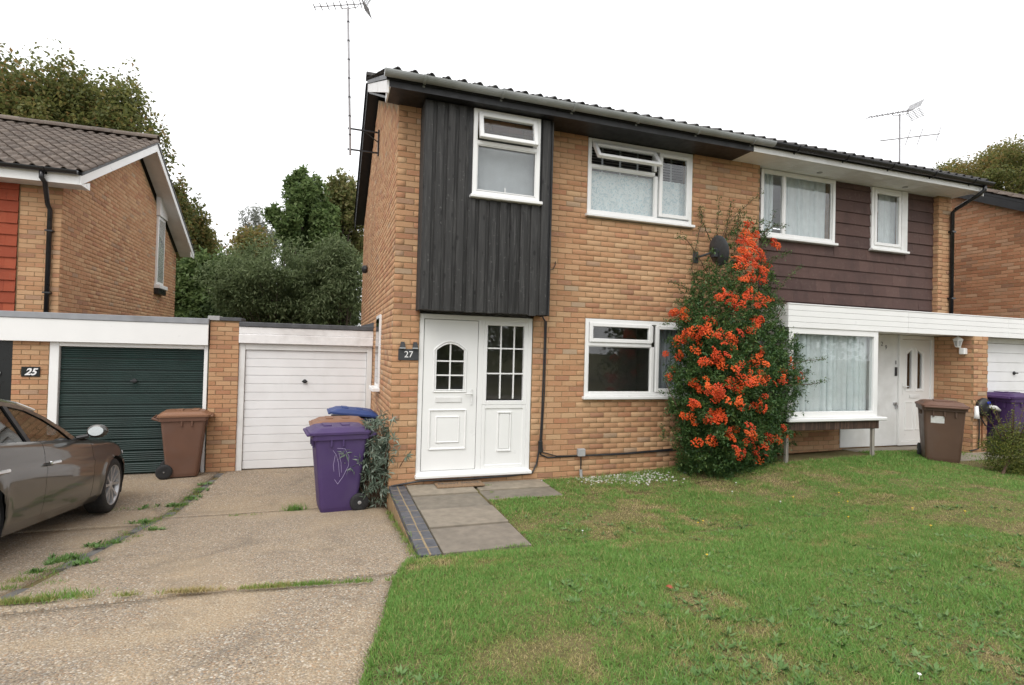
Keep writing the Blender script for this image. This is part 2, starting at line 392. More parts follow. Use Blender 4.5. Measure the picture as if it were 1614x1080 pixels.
# the sheet everything stands on, far ground
mb = MB(); N = 40
xs = [-900,-300,-120,-60,-30,-18,-12,-9,-7,-5.5,-4,-3,-2,-1,-.2,.2,1,2,3,4,5,6,7,8,9,10,11,12,14,17,22,30,60,120,300,900]
ys = [-900,-300,-120,-60,-40,-28,-20,-16,-13,-11,-9,-8,-7,-6,-5,-4,-3,-2,-1,-.2,.2,1,2,3,4,6,9,13,18,25,40,60,120,300,900]
def zg(X, Y):
    z = min(zd(X, Y), zl(X, Y)) if X < 3 else zl(X, Y)
    return z-.14 if Y < 3.2 else -.5
mb.v = [(x, y, zg(x, y)) for y in ys for x in xs]; n = len(xs)
mb.f = [(j*n+i, j*n+i+1, (j+1)*n+i+1, (j+1)*n+i) for j in range(len(ys)-1) for i in range(n-1)]
g = link('ground', mesh('ground', mb.v, mb.f, MAT['far_ground'], True)); g['kind'] = 'structure'
# driveway of exposed aggregate: bays between joints, a brick divider between the two drives
def lerpx(p, q): return lambda Y: p[0]+(q[0]-p[0])*(Y-p[1])/(q[1]-p[1])
Pa = pixg(340, 752, zd); Pb = pixg(2, 943, zd)
divx = lerpx(Pa, Pb)                                   # centre line of the divider
Le = [pixg(u, v, zd) for u, v in ((650, 880), (625, 918), (604, 1000), (580, 1080))]
def lawn_edge(Y):
    if Y > Le[0][1]: return -.012
    for a, b in zip(Le, Le[1:]):
        if Y >= b[1]: return a[0]+(b[0]-a[0])*(Y-a[1])/(b[1]-a[1])
    return Le[-1][0]+.1*(Y-Le[-1][1])
dr = bpy.data.objects.new('driveway', None); COL.objects.link(dr); dr['kind'] = 'structure'; dr['label'] = 'exposed aggregate concrete driveways in front of the two garages'
J1 = pixg(320, 934, zd)[1]; J2 = pixg(330, 812, zd)[1]
jw = .022
for (a, b) in ((-6.3, J1-jw), (J1+jw, J2-jw*.4), (J2+jw*.4, 3.18)):
    patch('concrete_slab', lambda Y: divx(Y)+.06, lambda Y: lawn_edge(Y)-.01, a, b, zd, MAT['aggregate'], dr, 24, 26)
J3 = pixg(60, 838, zd)[1]
for (a, b) in ((-6.3, J3-jw), (J3+jw*.5, 3.18)):
    patch('concrete_slab', lambda Y: -8., lambda Y: divx(Y)-.06, a, b, zd, MAT['aggregate'], dr, 24, 26)
patch('sunken_bed', lambda Y: -8., lambda Y: lawn_edge(Y)-.02, -6.3, 3.15, zd, MAT['soil'], dr, 10, 20, .05, dz=-.035)
# bricks of the divider
Y = 3.0; first = None
while Y > -6.2:
    X = divx(Y-.11); mbx = MB().bbox(-.052, .052, -.1075, .1075, -.06, 0, .005)
    if first is None: first = mesh('divider_brick', mbx.v, mbx.f, plain('worn_grey_brick', (.13,.125,.12), .9, var=.25, scale=8, bmp=.4, bscale=90, dirt=(.17,.14,.09), dirt_amt=.8))
    if random.random() < .3: Y -= .225; continue
    o = link('divider_brick', first, dr, (X+random.uniform(-.006, .006), Y-.11, zd(X, Y-.11)+random.uniform(-.022, .0)))
    o.rotation_euler = (math.atan(-.113)*sm(0, .8, .9-Y)+random.uniform(-.04, .04), random.uniform(-.08, .08), -math.atan2(Pa[0]-Pb[0], Pa[1]-Pb[1])+random.uniform(-.02, .02)); Y -= .225
# street behind the camera
st = link('road', mesh('road', [(-60,-16.5,.16),(60,-16.5,.16),(60,-9.9,.16),(-60,-9.9,.16)], [(0,1,2,3)], MAT['asphalt'])); st['kind'] = 'structure'
pv = MB().box(-60, 60, -9.9, -9.76, .0, .30)
for i in range(-13, 14):
    pv.box(i*4.5-2.24, i*4.5+2.24, -9.755, -6.32, .0, .262)
o = link('pavement', mesh('pavement', pv.v, pv.f, MAT['slab'])); o['kind'] = 'structure'
# lawn surface
def lawn_left(Y):
    if Y < -2.42: return lawn_edge(Y)+.0
    if Y < -.86: return 1.06
    return 2.06
V = []; F = []
lo = bpy.data.objects.new('lawn', None); COL.objects.link(lo); lo['kind'] = 'structure'; lo['label'] = 'patchy green lawn in front of the two houses'
patch('turf', lawn_left, lambda Y: 13., -6.3, -2.42, zl, MAT['soil'], lo, 60, 24)
patch('turf', lambda Y: 1.06, lambda Y: 13., -2.42, -.86, zl, MAT['soil'], lo, 50, 10)
patch('turf', lambda Y: 2.06, lambda Y: 13., -.86, .02, zl, MAT['soil'], lo, 50, 6)
# path of slabs with a paver edging, retained above the drive
SLM = [plain('concrete_slab_%d' % i, c, .9, var=.16, scale=9, bmp=.5, bscale=170, dirt=(.12,.105,.085), dirt_amt=.45) for i, c in enumerate(((.27,.23,.175), (.19,.165,.13), (.24,.205,.16), (.205,.175,.14)))]
pth = thing('garden_path', 'concrete slab path with dark blue brick edging leading to the white door', 'path', (0, -2.4, 0))
pb = MB().box(.012, 1.05, -2.38, -.01, -.45, -.028); pb.box(1.05, 2.05, -.85, -.01, -.2, -.028); part('bed', pb, MAT['soil'], pth)
rw = MB().box(.0, .2, -2.40, -.005, -.5, -.06); wl = part('retaining_wall', rw, MAT['mortar'], pth)
slabs = [(.222,1.04,-.50,-.014),(.222,1.04,-1.085,-.53),(.222,1.04,-1.70,-1.115),(.222,1.04,-2.37,-1.73),(1.09,2.05,-.40,-.014),(1.08,2.05,-.85,-.43)]
for i, (a, b, c, d) in enumerate(slabs):
    q = MB().bbox(a, b, c, d, -.05, (.006, -.008, .008, -.004, -.006, -.016)[i], .006); part('slab', q, SLM[i % 4], pth)
Y = -.012
pm = MB().box(.012, .2, -2.395, -.012, -.06, .002); part('mortar_bed', pm, MAT['paver_joint'], pth)
while Y > -2.3:
    for a, b in ((.004, .099), (.109, .204)):
        part('paver', MB().bbox(a+random.uniform(-.002, .002), b+random.uniform(-.002, .002), max(-2.4, Y-.213), Y, -.055, .004+random.uniform(-.002, .002), .004), MAT['paver'], pth)
    Y -= .2225
# ------------------------------------------------------------------ walls and bricks
BR = {}
BRICKS = {}
def add_bricks(root, wall, P0, u, L, z0, z1, opens=(), top=None, mat='brick', zbase=None, off=0):
    """running bond over a wall face; u = unit direction along the wall (outside on its right-hand side)"""
    u = np.array((*u, 0.)); nrm = np.array((u[1], -u[0], 0.)); zb = z0 if zbase is None else zbase
    lst = BRICKS.setdefault(root.name, [])
    k0 = int(math.floor((z0-zb)/.075+.5)); k1 = int(math.ceil((z1-zb)/.075))
    for k in range(k0, k1):
        za = zb+k*.075+.005; ze = za+.065; zc = (za+ze)/2
        if ze > z1+.01: continue
        s = -.225+(.1125 if (k+off) % 2 else 0.)
        while s < L:
            segs = [(max(s, 0.), min(s+.215, L))]
            for (a, b, c, d) in opens:
                if zc > c and zc < d:
                    new = []
                    for p, q in segs:
                        if q <= a or p >= b: new.append((p, q))
                        else:
                            if p < a: new.append((p, a))
                            if q > b: new.append((b, q))
                    segs = new
            for p, q in segs:
                if q-p < .035: continue
                c = (p+q)/2
                if top is not None and ze > min(top(p), top(q)): continue
                P = np.array((P0[0], P0[1], 0.))+u*c; P[2] = zc
                lst.append((P, q-p, u, nrm, wall, mat))
            s += .225
def brick_mesh(mat):
    if mat not in BR:
        h, d, b = .0325, .006, .003; L = .1075
        V = [(-L,0,-h),(L,0,-h),(L,0,h),(-L,0,h),(-L,-d+.003,-h),(L,-d+.003,-h),(L,-d+.003,h),(-L,-d+.003,h),(-L+b,-d,-h+b),(L-b,-d,-h+b),(L-b,-d,h-b),(-L+b,-d,h-b)]
        F = [(8,9,10,11)]+[(i, (i+1)%4, 4+(i+1)%4, 4+i) for i in range(4)]+[(4+i, 4+(i+1)%4, 8+(i+1)%4, 8+i) for i in range(4)]
        BR[mat] = (mesh('brick', V, F, MAT[mat]), np.array(V), np.array(F[:1]+F[1:]))
    return BR[mat]
def finish_bricks(root, limit=300):
    lst = BRICKS.get(root.name, [])
    if not lst: return
    sc = []
    for P, L, u, n, wl, mt in lst:
        U, V, z = proj(P); d = CP-P; f = (d@n)/np.linalg.norm(d)
        ok = z > .3 and -10 < U < 1624 and -10 < V < 1090 and f > .03
        sc.append((L*.065*f/(z*z)) if ok else -1)
    order = np.argsort(-np.array(sc)); pick = set(int(i) for i in order[:limit] if sc[i] > 0)
    org = ORG[root.name]; rest = []; F0 = None
    for i, (P, L, u, n, wl, mt) in enumerate(lst):
        me, V, F = brick_mesh(mt)
        if i in pick:
            o = link('brick', me, wl, P-org); o.rotation_euler = (random.uniform(-.006, .006), random.uniform(-.008, .008), math.atan2(u[1], u[0])+random.uniform(-.006, .006)); o.scale = (L/.215, random.uniform(.7, 1.25), 1)
        else: rest.append(i)
    for mt in sorted(set(lst[i][5] for i in rest)):
        me, V, F = brick_mesh(mt); ids = [i for i in rest if lst[i][5] == mt]
        nv = len(V); allV = np.zeros((len(ids)*nv, 3)); allF = np.zeros((len(ids)*len(F), 4), int); rn = np.zeros(len(ids)*len(F))
        for k, i in enumerate(ids):
            P, L, u, n, wl, _ = lst[i]
            W = V.copy(); dep = W[:,1:2]*random.uniform(.7, 1.25); X = W[:,0:1]*(L/.215)
            allV[k*nv:(k+1)*nv] = P-org+X*u+dep*(-n)+W[:,2:3]*np.array((0,0,1.))
            allF[k*len(F):(k+1)*len(F)] = F+k*nv; rn[k*len(F):(k+1)*len(F)] = random.random()
        o = link('brickwork', npmesh('brickwork', allV, allF, MAT[mt], rn), root); o['kind'] = 'stuff'
def wall(root, P0, u, L, z0, z1, opens=(), top=None, mat='brick', thick=.24, bricks=True, zbase=None, off=0, name='wall', wmat='mortar', bz0=None):
    """solid wall with openings, brick faces on its outside"""
    u3 = np.array((*u, 0.)); inn = np.array((-u[1], u[0], 0.)); P = np.array((P0[0], P0[1], 0.))
    us = sorted(set([0., L]+[max(0, min(L, a)) for o in opens for a in o[:2]])); zs = sorted(set([z0, z1]+[max(z0, min(z1, a)) for o in opens for a in o[2:]]))
    solid = {}
    for i in range(len(us)-1):
        for j in range(len(zs)-1):
            c = ((us[i]+us[i+1])/2, (zs[j]+zs[j+1])/2)
            solid[i, j] = not any(a < c[0] < b and d < c[1] < e for a, b, d, e in opens)
    mb = MB()
    def pt(i, j, t): return P+u3*us[i]+inn*t+np.array((0, 0, zs[j]))
    for (i, j), s in solid.items():
        if not s: continue
        mb.quad(pt(i,j,0), pt(i+1,j,0), pt(i+1,j+1,0), pt(i,j+1,0)); mb.quad(pt(i+1,j,thick), pt(i,j,thick), pt(i,j+1,thick), pt(i+1,j+1,thick))
        if not solid.get((i-1, j)): mb.quad(pt(i,j,thick), pt(i,j,0), pt(i,j+1,0), pt(i,j+1,thick))
        if not solid.get((i+1, j)): mb.quad(pt(i+1,j,0), pt(i+1,j,thick), pt(i+1,j+1,thick), pt(i+1,j+1,0))
        if not solid.get((i, j-1)): mb.quad(pt(i,j,thick), pt(i+1,j,thick), pt(i+1,j,0), pt(i,j,0))
        if not solid.get((i, j+1)): mb.quad(pt(i,j+1,0), pt(i+1,j+1,0), pt(i+1,j+1,thick), pt(i,j+1,thick))
    if top is not None:                     # gable above z1
        k = max([0.]+[q for q in np.linspace(0, L, 201)], key=lambda q: top(q))
        A = P+np.array((0,0,z1)); B = P+u3*L+np.array((0,0,z1)); Cc = P+u3*k+np.array((0,0,top(k)))
        mb.prism([A, B, Cc], inn*thick)
    o = part(name, mb, MAT[wmat], root)
    if bricks:
        zt = z1 if top is None else max(top(q) for q in np.linspace(0, L, 101))
        add_bricks(root, o, P0, u, L, z0 if bz0 is None else bz0, zt, opens, top, mat, zbase, off)
    return o

# ------------------------------------------------------------------ windows (all in the facade plane y = Y, outside towards -y)
def frame_bars(mb, x0, x1, z0, z1, w, y0, y1, b=.004):
    mb.bbox(x0, x0+w, y0, y1, z0, z1, b); mb.bbox(x1-w, x1, y0, y1, z0, z1, b)
    mb.bbox(x0+w-.0005, x1-w+.0005, y0+.0006, y1-.0006, z0, z0+w, b); mb.bbox(x0+w-.0005, x1-w+.0005, y0+.0006, y1-.0006, z1-w, z1, b); return mb
def pane_box(mb, x0, x1, z0, z1, y): return mb.box(x0, x1, y, y+.006, z0, z1)
def window(root, Y, x0, x1, z0, z1, lights, sill=True, fw=.055, name='window', mat='upvc', sill_d=.05, sash_w=.055):
    """lights: (x0, x1, z0, z1, kind, open) kind 'fixed' or 'sash'; frame bars drawn round every light"""
    fr = MB(); frame_bars(fr, x0, x1, z0, z1, fw, Y, Y+.07)
    xs_ = sorted(set(l[1] for l in lights if l[1] < x1-fw-.01)); 
    wn = part(name, fr, MAT[mat], root)
    mul = MB(); ok = False
    for (a, b, c, d, kind, op) in lights:
        # mullion on the right, transom on top where another light follows
        if b < x1-fw-.02: mul.bbox(b, b+.05, Y+.0012, Y+.068, c-.002, d+.002, .003); ok = True
        if d < z1-fw-.02: mul.bbox(a-.002, b+.002, Y+.002, Y+.067, d, d+.05, .003); ok = True
    if ok: part('mullion', mul, MAT[mat], wn)
    for (a, b, c, d, kind, op) in lights:
        if kind == 'sash':
            hb = MB(); g = MB(); yo = Y-.018
            frame_bars(hb, a-.018, b+.018, c-.018, d+.018, sash_w, yo, yo+.055, .006)
            pane_box(g, a-.018+sash_w, b+.018-sash_w, c-.018+sash_w, d+.018-sash_w, yo+.02)
            if op:
                ca, sa = math.cos(op), math.sin(op); zt = d+.018
                for q in (hb, g):
                    q.v = [(x, yo+(y-yo)*ca-(zt-z)*sa*1., zt-(zt-z)*ca-(y-yo)*sa) for x, y, z in q.v]
            s_ = part('sash', hb, MAT[mat], wn); part('pane', g, MAT['glass'], wn)
        else:
            g = MB(); pane_box(g, a, b, c, d, Y+.03); part('pane', g, MAT['glass'], wn)
            bd = MB(); frame_bars(bd, a, b, c, d, .012, Y+.012, Y+.03, .002); part('bead', bd, MAT[mat], wn)
    if sill:
        s_ = MB().bbox(x0-.03, x1+.03, Y-sill_d, Y+.06, z0-.045, z0-.002, .008); part('sill', s_, MAT[mat], wn)
    return wn
def curtain(name, label, x0, x1, z0, z1, y, mat, amp=.03, waves=9, cat='curtain', flare=0.):
    mb = MB(); n = int(waves*10); V = []; F = []
    ph = random.random()*6
    for j in range(9):
        z = z0+(z1-z0)*j/8; k = 1+flare*(1-j/8)
        for i in range(n+1):
            s = i/n; x = x0+(x1-x0)*s; a = amp*(.55+.45*math.sin(3*s*6.28+ph))
            V.append((x+a*.5*math.sin(waves*6.28*s*2+ph), y+k*a*math.sin(waves*6.28*s+.7*math.sin(s*9+ph)+.15*math.sin(j*.8)), z+(.012*math.sin(s*waves*6.28) if j == 0 else 0)))
    F = [(j*(n+1)+i, j*(n+1)+i+1, (j+1)*(n+1)+i+1, (j+1)*(n+1)+i) for j in range(8) for i in range(n)]
    mb.add(V, F); return single(name, mb, MAT[mat], label, cat, smooth=True)
# ------------------------------------------------------------------ roof helpers
def tile_profile(w=.2, n=10, h=.042):
    P = []
    for i in range(n+1):
        s = i/n; z = .004
        if s > .5: z += h*math.sin((s-.5)/.5*math.pi)
        else: z -= .006*math.sin(s/.5*math.pi)
        P.append((w*s, z))
    return P
def tile_mesh(mat, w=.2, L=.34, t=.016):
    P = tile_profile(w); V = []; n = len(P)
    for y in (0., L):
        V += [(x, y, z+(.02 if y == 0 else 0.)) for x, z in P]+[(x, y, z-t+(.02 if y == 0 else 0.)) for x, z in P]
    F = []
    m2 = 2*n
    for i in range(n-1):
        F += [(i, i+1, m2+i+1, m2+i), (n+i+1, n+i, m2+n+i, m2+n+i+1), (i+1, i, n+i, n+i+1)]
    return mesh('roof_tile', V, F, mat, False), np.array(V), np.array(F)
def tiled_slope(roof, root, x0, x1, ye, ze, yr, zr, mat, ncols_part=None, nrow_part=2, w=.2, exp=.29, right_first=False):
    """courses of interlocking tiles from the eave (ye, ze) to the ridge (yr, zr)"""
    me, TV, TF = tile_mesh(mat, w); org = ORG[root.name]
    L = math.hypot(yr-ye, zr-ze); a = math.atan2(zr-ze, abs(yr-ye)); sgn = 1 if yr > ye else -1
    nc = int((x1-x0)/w); nr = int(L/exp); restV = []; restF = []; rn = []; k = 0
    for r in range(nr+1):
        d = r*exp
        if d+.27 > L: break
        for c in range(nc+1):
            x = (x1-w-(c)*w) if right_first else (x0+c*w)
            if x < x0-.01 or x+w > x1+.02: continue
            y = ye+sgn*d*math.cos(a); z = ze+d*math.sin(a)+random.uniform(-.002, .003)
            rot = Matrix.Rotation(math.pi if sgn < 0 else 0, 3, 'Z') @ Matrix.Rotation(a, 3, 'X')
            loc = np.array((x+(w if sgn < 0 else 0), y, z))
            if r < nrow_part and (ncols_part is None or c < ncols_part) and sgn > 0:
                o = link('roof_tile', me, roof, loc-org); o.rotation_euler = (a, random.uniform(-.01, .01), random.uniform(-.008, .008))
            else:
                Rm = np.array(rot); restV.append(TV@Rm.T+loc-org); restF.append(TF+k*len(TV)); rn += [random.random()]*len(TF); k += 1
    if restV:
        o = link('tile_field', npmesh('tile_field', np.vstack(restV), np.vstack(restF), mat, rn), root); o['kind'] = 'stuff'
def roof_deck(root, x0, x1, yf, zf_, yr, zr, yb, zb, mat, t=.06):
    mb = MB(); mb.prism([(x0, yf, zf_), (x0, yr, zr), (x0, yb, zb), (x0, yb, zb-t), (x0, yr, zr-t), (x0, yf, zf_-t)], (x1-x0, 0, 0))
    return part('roof', mb, mat, root)
def ridge_tiles(roof, root, x0, x1, y, z, mat):
    n = int((x1-x0)/.42)
    for i in range(n):
        mb = MB(); a = x0+i*.42; P = [(y+.13*math.cos(q), z-.02+.10*math.sin(q)) for q in np.linspace(-.1, math.pi+.1, 9)]
        P2 = [(y+.115*math.cos(q), z-.02+.085*math.sin(q)) for q in np.linspace(math.pi+.1, -.1, 9)]
        mb.prism([(a, p[0], p[1]+(.006 if i % 2 else 0)) for p in P+P2], (.425, 0, 0)); part('ridge_tile', mb, mat, roof)
def gutter(root, x0, x1, y, z, mat, r=.058, brk=1.):
    mb = MB(); n = 12
    P = [(y+r*math.cos(a), z+r*math.sin(a)) for a in np.linspace(math.pi, 2*math.pi, n)]
    Q = [(y+(r-.006)*math.cos(a), z+(r-.006)*math.sin(a)) for a in np.linspace(2*math.pi, math.pi, n)]
    mb.prism([(x0, p[0], p[1]) for p in P+Q], (x1-x0, 0, 0))
    for xx in (x0-.006, x1): mb.prism([(xx, p[0], p[1]) for p in P], (.006, 0, 0))
    g = part('gutter', mb, mat, root, False)
    k = int((x1-x0)/brk)
    for i in range(k+1):
        xx = x0+.45+i*brk
        if xx > x1-.1: break
        b = MB(); P = [(y+(r+.012)*math.cos(a), z+(r+.012)*math.sin(a)) for a in np.linspace(math.pi, 2*math.pi, n)]; Q = [(y+(r+.0005)*math.cos(a), z+(r+.0005)*math.sin(a)) for a in np.linspace(2*math.pi, math.pi, n)]
        b.prism([(xx, p[0], p[1]) for p in P+Q], (.03, 0, 0)); b.box(xx, xx+.03, y+r+.001, y+r+.02, z-.09, z); part('gutter_bracket', b, mat, g)
    return g

# ------------------------------------------------------------------ house 27
S = .449                                            # roof slope
h27 = thing('brick_house', 'buff brick house with black timber-clad box over its white door and number 27', 'house', (2.9, 3.5, -.4))
door_op = (.335, 1.905, .095, 2.215)
wall(h27, (.002, 0.), (1, 0), 5.766, -.5, 4.86, [door_op, (.33, 1.96, 2.2149, 4.7), (2.68, 4.47, 3.70, 4.86), (2.70, 4.48, 1.09, 2.255)], zbase=-.45)
wall(h27, (0., 7.1), (0, -1), 7.098, -.5, 4.86, [(4.95, 5.55, 1.1, 2.27)], top=lambda s: 4.86+.449*(3.55-abs(3.55-s)), zbase=-.45, off=1)
wall(h27, (5.766, 7.1), (-1, 0), 5.5, -.5, 4.86, bricks=False)
pl = MB().box(5.6, 5.75, .25, 6.8, -.3, 4.85); pl.box(.26, 5.59, 3.3, 3.4, .1, 4.85); part('partition', pl, MAT['plaster'], h27)
fl = MB().box(.26, 5.59, .25, 3.28, -.2, .09); fl.box(.26, 5.59, .25, 3.28, 2.40, 2.55); fl.box(.26, 5.59, .25, 3.28, 4.87, 4.93); part('floor_slab', fl, MAT['plaster'], h27)
# roof over both halves starts here for 27
rf = roof_deck(h27, -.215, 5.765, -.50, 4.985, 3.55, 4.985+S*4.05, 7.6, 4.985, MAT['blackpaint'])
tiled_slope(rf, h27, -.24, 5.77, -.55, 5.0, 3.55, 4.985+S*4.05+.01, MAT['rooftile_dark'], nrow_part=3)
tiled_slope(rf, h27, -.24, 5.77, 7.655, 4.975, 3.55, 4.985+S*4.05+.01, MAT['rooftile_dark'])
ridge_tiles(rf, h27, -.24, 5.77, 3.55, 4.985+S*4.05+.07, MAT['rooftile_dark'])
def barge(root, x0, x1, yf, yr, zf_, h, mat, s=S, name='bargeboard'):
    mb = MB(); zr = zf_+s*abs(yr-yf)
    mb.prism([(x0, yf, zf_), (x0, yr, zr), (x0, yr, zr-h), (x0, yf, zf_-h)], (x1-x0, 0, 0)); return part(name, mb, mat, root)
barge(h27, -.205, -.18, -.478, 3.549, 4.925, .15, MAT['white_paint'])
barge(h27, -.205, -.18, 7.6, 3.551, 4.925, .15, MAT['blackpaint'])
mb = MB(); mb.prism([(-.1795, -.478, 4.79), (-.1795, -.03, 4.80), (-.1795, -.03, 4.98), (-.1795, -.478, 4.91)], (.02, 0, 0))
mb.v = [(x, y, max(z, 4.845)) if y < -.2 else (x, y, z+.045 if z < 4.9 else z) for x, y, z in mb.v]; part('box_end', mb, MAT['white_paint'], h27)
vs_ = MB()                                          # dark underside of the verge
vs_.prism([(-.179, -.02, 4.985-.075), (-.179, 3.55, 4.985+S*3.55-.02), (-.179, 3.55, 4.985+S*3.55+.01), (-.179, -.02, 4.985-.045)], (.177, 0, 0))
vs_.prism([(-.179, 7.5, 4.985-.075), (-.179, 3.56, 4.985+S*3.55-.02), (-.179, 3.56, 4.985+S*3.55+.01), (-.179, 7.5, 4.985-.045)], (.177, 0, 0)); part('verge_soffit', vs_, MAT['blackpaint'], h27)
mb = MB().box(-.178, 5.2, -.48, -.456, 4.848, 4.978); part('fascia', mb, MAT['blackpaint'], h27)
mb = MB().box(-.157, 5.2, -.455, -.0085, 4.862, 4.878); part('soffit', mb, MAT['blackpaint'], h27)
mb = MB().box(5.201, 5.766, -.48, -.456, 4.848, 4.978); part('fascia', mb, MAT['upvc_old'], h27)
mb = MB().box(5.201, 5.766, -.455, -.0085, 4.862, 4.878); part('soffit', mb, MAT['upvc_old'], h27)
gutter(h27, -.235, 5.5, -.55, 5.0, MAT['gutter_grey'], r=.066, brk=.98)
# timber-clad box over the door
bx0, bx1, by = .30, 1.99, -.30
bay = wall(h27, (bx0, by), (1, 0), bx1-bx0, 2.245, 4.86, [(.905-bx0, 1.822-bx0, 3.735, 4.8599)], bricks=False, thick=.05, wmat='blackpaint', name='timber_box')
sd_ = MB().box(bx0, bx0+.03, by+.051, -.0085, 2.246, 4.858); sd_.box(bx1-.03, bx1, by+.051, -.0085, 2.246, 4.858); sd_.box(bx0+.031, bx1-.031, by+.051, -.0085, 2.247, 2.275); part('box_side', sd_, MAT['blackpaint'], h27)
nb = 12; pitch = (bx1-bx0+.02)/nb
for i in range(nb):
    a = bx0-.012+i*pitch; b_ = a+pitch*.66+random.uniform(-.006, .006)
    zt = 4.845
    if b_ > .88 and a < 1.85:
        zt = 3.685
    y0 = by-.034+random.uniform(-.004, .004)
    part('board', MB().bbox(a, b_, y0, by-.001, 2.232+random.uniform(-.012, .008), zt, .004), MAT['blackwood'], bay)
    if i < nb-1:
        part('board', MB().box(b_-.004+.006, a+pitch+.002, by-.0105, by-.0015, 2.24, zt if a+pitch < .88 or a > 1.85 else 3.684), MAT['blackwood'], bay)
for a, b_ in ((-.322, -.235), (-.22, -.13), (-.115, -.01)):
    part('board', MB().bbox(bx0-.022, bx0-.001, a, b_, 2.235, 4.845, .004), MAT['blackwood'], bay)
    part('board', MB().bbox(bx1+.001, bx1+.022, a, b_, 2.235, 4.845, .004), MAT['blackwood'], bay)
wA = window(h27, by+.0-.028, .905, 1.822, 3.735, 4.845, [(.96, 1.767, 3.80, 4.39, 'fixed', 0), (.985, 1.742, 4.46, 4.785, 'sash', .24)], sill_d=.06)
hd = MB().box(1.34, 1.35, by-.02, by-.012, 3.80, 3.87); part('window_handle', hd, MAT['upvc'], wA)
# upper bedroom window
wB = window(h27, -.012, 2.685, 4.465, 3.755, 4.852, [(2.74, 3.80, 3.81, 4.43, 'fixed', 0), (2.765, 3.78, 4.50, 4.785, 'sash', .62), (3.89, 4.39, 3.845, 4.775, 'sash', 0)], sill_d=.06)
# lower window
wC = window(h27, -.012, 2.705, 4.475, 1.135, 2.248, [(2.76, 3.80, 1.19, 1.86, 'fixed', 0), (2.785, 3.78, 1.93, 2.175, 'sash', 0), (3.89, 4.40, 1.21, 2.17, 'sash', 0)], sill_d=.06)
# narrow side window seen edge on
sw = MB().bbox(-.035, .05, 1.55, 2.15, 1.13, 2.265, .004); wS = part('window', sw, MAT['upvc'], h27)
part('pane', MB().box(-.038, -.0355, 1.60, 2.10, 1.19, 2.21), MAT['glass'], wS); part('sill', MB().bbox(-.12, .0, 1.5, 2.2, 1.075, 1.128, .006), MAT['upvc'], wS)
# soldier strip of mortar shadow is real: frame sits in the opening
# ---- front door
dF = MB(); Yd = .012
frame_bars(dF, .338, 1.902, .10, 2.21, .062, Yd, Yd+.08); dF.bbox(1.135, 1.205, Yd+.001, Yd+.079, .16, 2.15, .004)
door = part('door', dF, MAT['upvc'], h27)
part('threshold', MB().bbox(.325, 1.915, -.075, Yd+.02, .085, .128, .008), MAT['upvc'], door)
leaf = MB(); Yl = Yd+.014                              # leaf with an arched light: built round the opening
lx0, lx1, lz0, lz1 = .408, 1.128, .168, 2.140; gx0, gx1, gz0, gzs = .575, .945, 1.225, 1.74
leaf.box(lx0, gx0, Yl, Yl+.04, lz0, lz1); leaf.box(gx1, lx1, Yl, Yl+.04, lz0, lz1); leaf.box(gx0, gx1, Yl, Yl+.04, lz0, gz0)
def arch(x): c = (gx0+gx1)/2; return gzs+.085*(1-((x-c)/((gx1-gx0)/2))**2)
ar = [(x, Yl, arch(x)) for x in np.linspace(gx0, gx1, 13)]; leaf.prism(ar+[(gx1, Yl, lz1), (gx0, Yl, lz1)], (0, .04, 0))
lf = part('door_leaf', leaf, MAT['upvc'], door)
gap = MB(); frame_bars(gap, lx0-.006, lx1+.006, lz0-.006, lz1+.006, .007, Yl+.012, Yl+.03, .001); part('door_seal', gap, MAT['rubber'], door)
mo = MB(); out = [(x, arch(x)+.012) for x in np.linspace(gx0-.02, gx1+.02, 13)]
fr_in = [(gx0, gz0)]+[(gx0, arch(gx0))]+[(x, arch(x)) for x in np.linspace(gx0, gx1, 13)]+[(gx1, gz0)]
mo.tube([(x, Yl-.002, z) for x, z in [(gx0-.03, gz0-.03), (gx0-.03, arch(gx0)+.0)]+[(x, arch(x)+.035) for x in np.linspace(gx0-.02, gx1+.02, 11)]+[(gx1+.03, arch(gx1)), (gx1+.03, gz0-.03), (gx0-.03, gz0-.03)]], .013, 6)
mo.tube([(x, Yl-.001, z) for x, z in [(gx0-.006, gz0-.006)]+[(x, arch(x)+.006) for x in np.linspace(gx0-.006, gx1+.006, 11)]+[(gx1+.006, gz0-.006), (gx0-.006, gz0-.006)]], .009, 6)
for (a, b_, c, d, r_) in ((.505, .985, .445, .955, .016), (.595, .895, .535, .865, .013)):
    mo.tube([(a, Yl-.002, c), (b_, Yl-.002, c), (b_, Yl-.002, d), (a, Yl-.002, d), (a, Yl-.002, c)], r_, 6)
mo.bbox(.60, .89, Yl-.006, Yl+.002, .54, .86, .004)
part('moulding', mo, MAT['upvc'], lf)
part('letter_plate', MB().bbox(.575, .925, Yl-.012, Yl-.0005, 1.055, 1.125, .005), MAT['upvc_old'], lf)
ga = MB(); cx = (gx0+gx1)/2
for k in range(3):
    za, zb2 = gz0+(gzs+.045-gz0)*k/3, gz0+(gzs+.045-gz0)*(k+1)/3
    for (a, b_) in ((gx0, cx-.008), (cx+.008, gx1)):
        if k < 2: q = MB().box(a, b_, Yl+.015, Yl+.021, za+.008, zb2-.008)
        else:
            xs2 = np.linspace(a, b_, 6); q = MB().prism([(a, Yl+.015, za+.008), (b_, Yl+.015, za+.008)]+[(x, Yl+.015, arch(x)) for x in xs2[::-1]], (0, .006, 0))
        part('pane', q, MAT['glass'], lf)
ba = MB().box(cx-.009, cx+.009, Yl+.008, Yl+.026, gz0, arch(cx))
for k in (1, 2):
    z = gz0+(gzs+.045-gz0)*k/3; ba.box(gx0, gx1, Yl+.0085, Yl+.0255, z-.009, z+.009)
part('glazing_bar', ba, MAT['upvc'], lf)
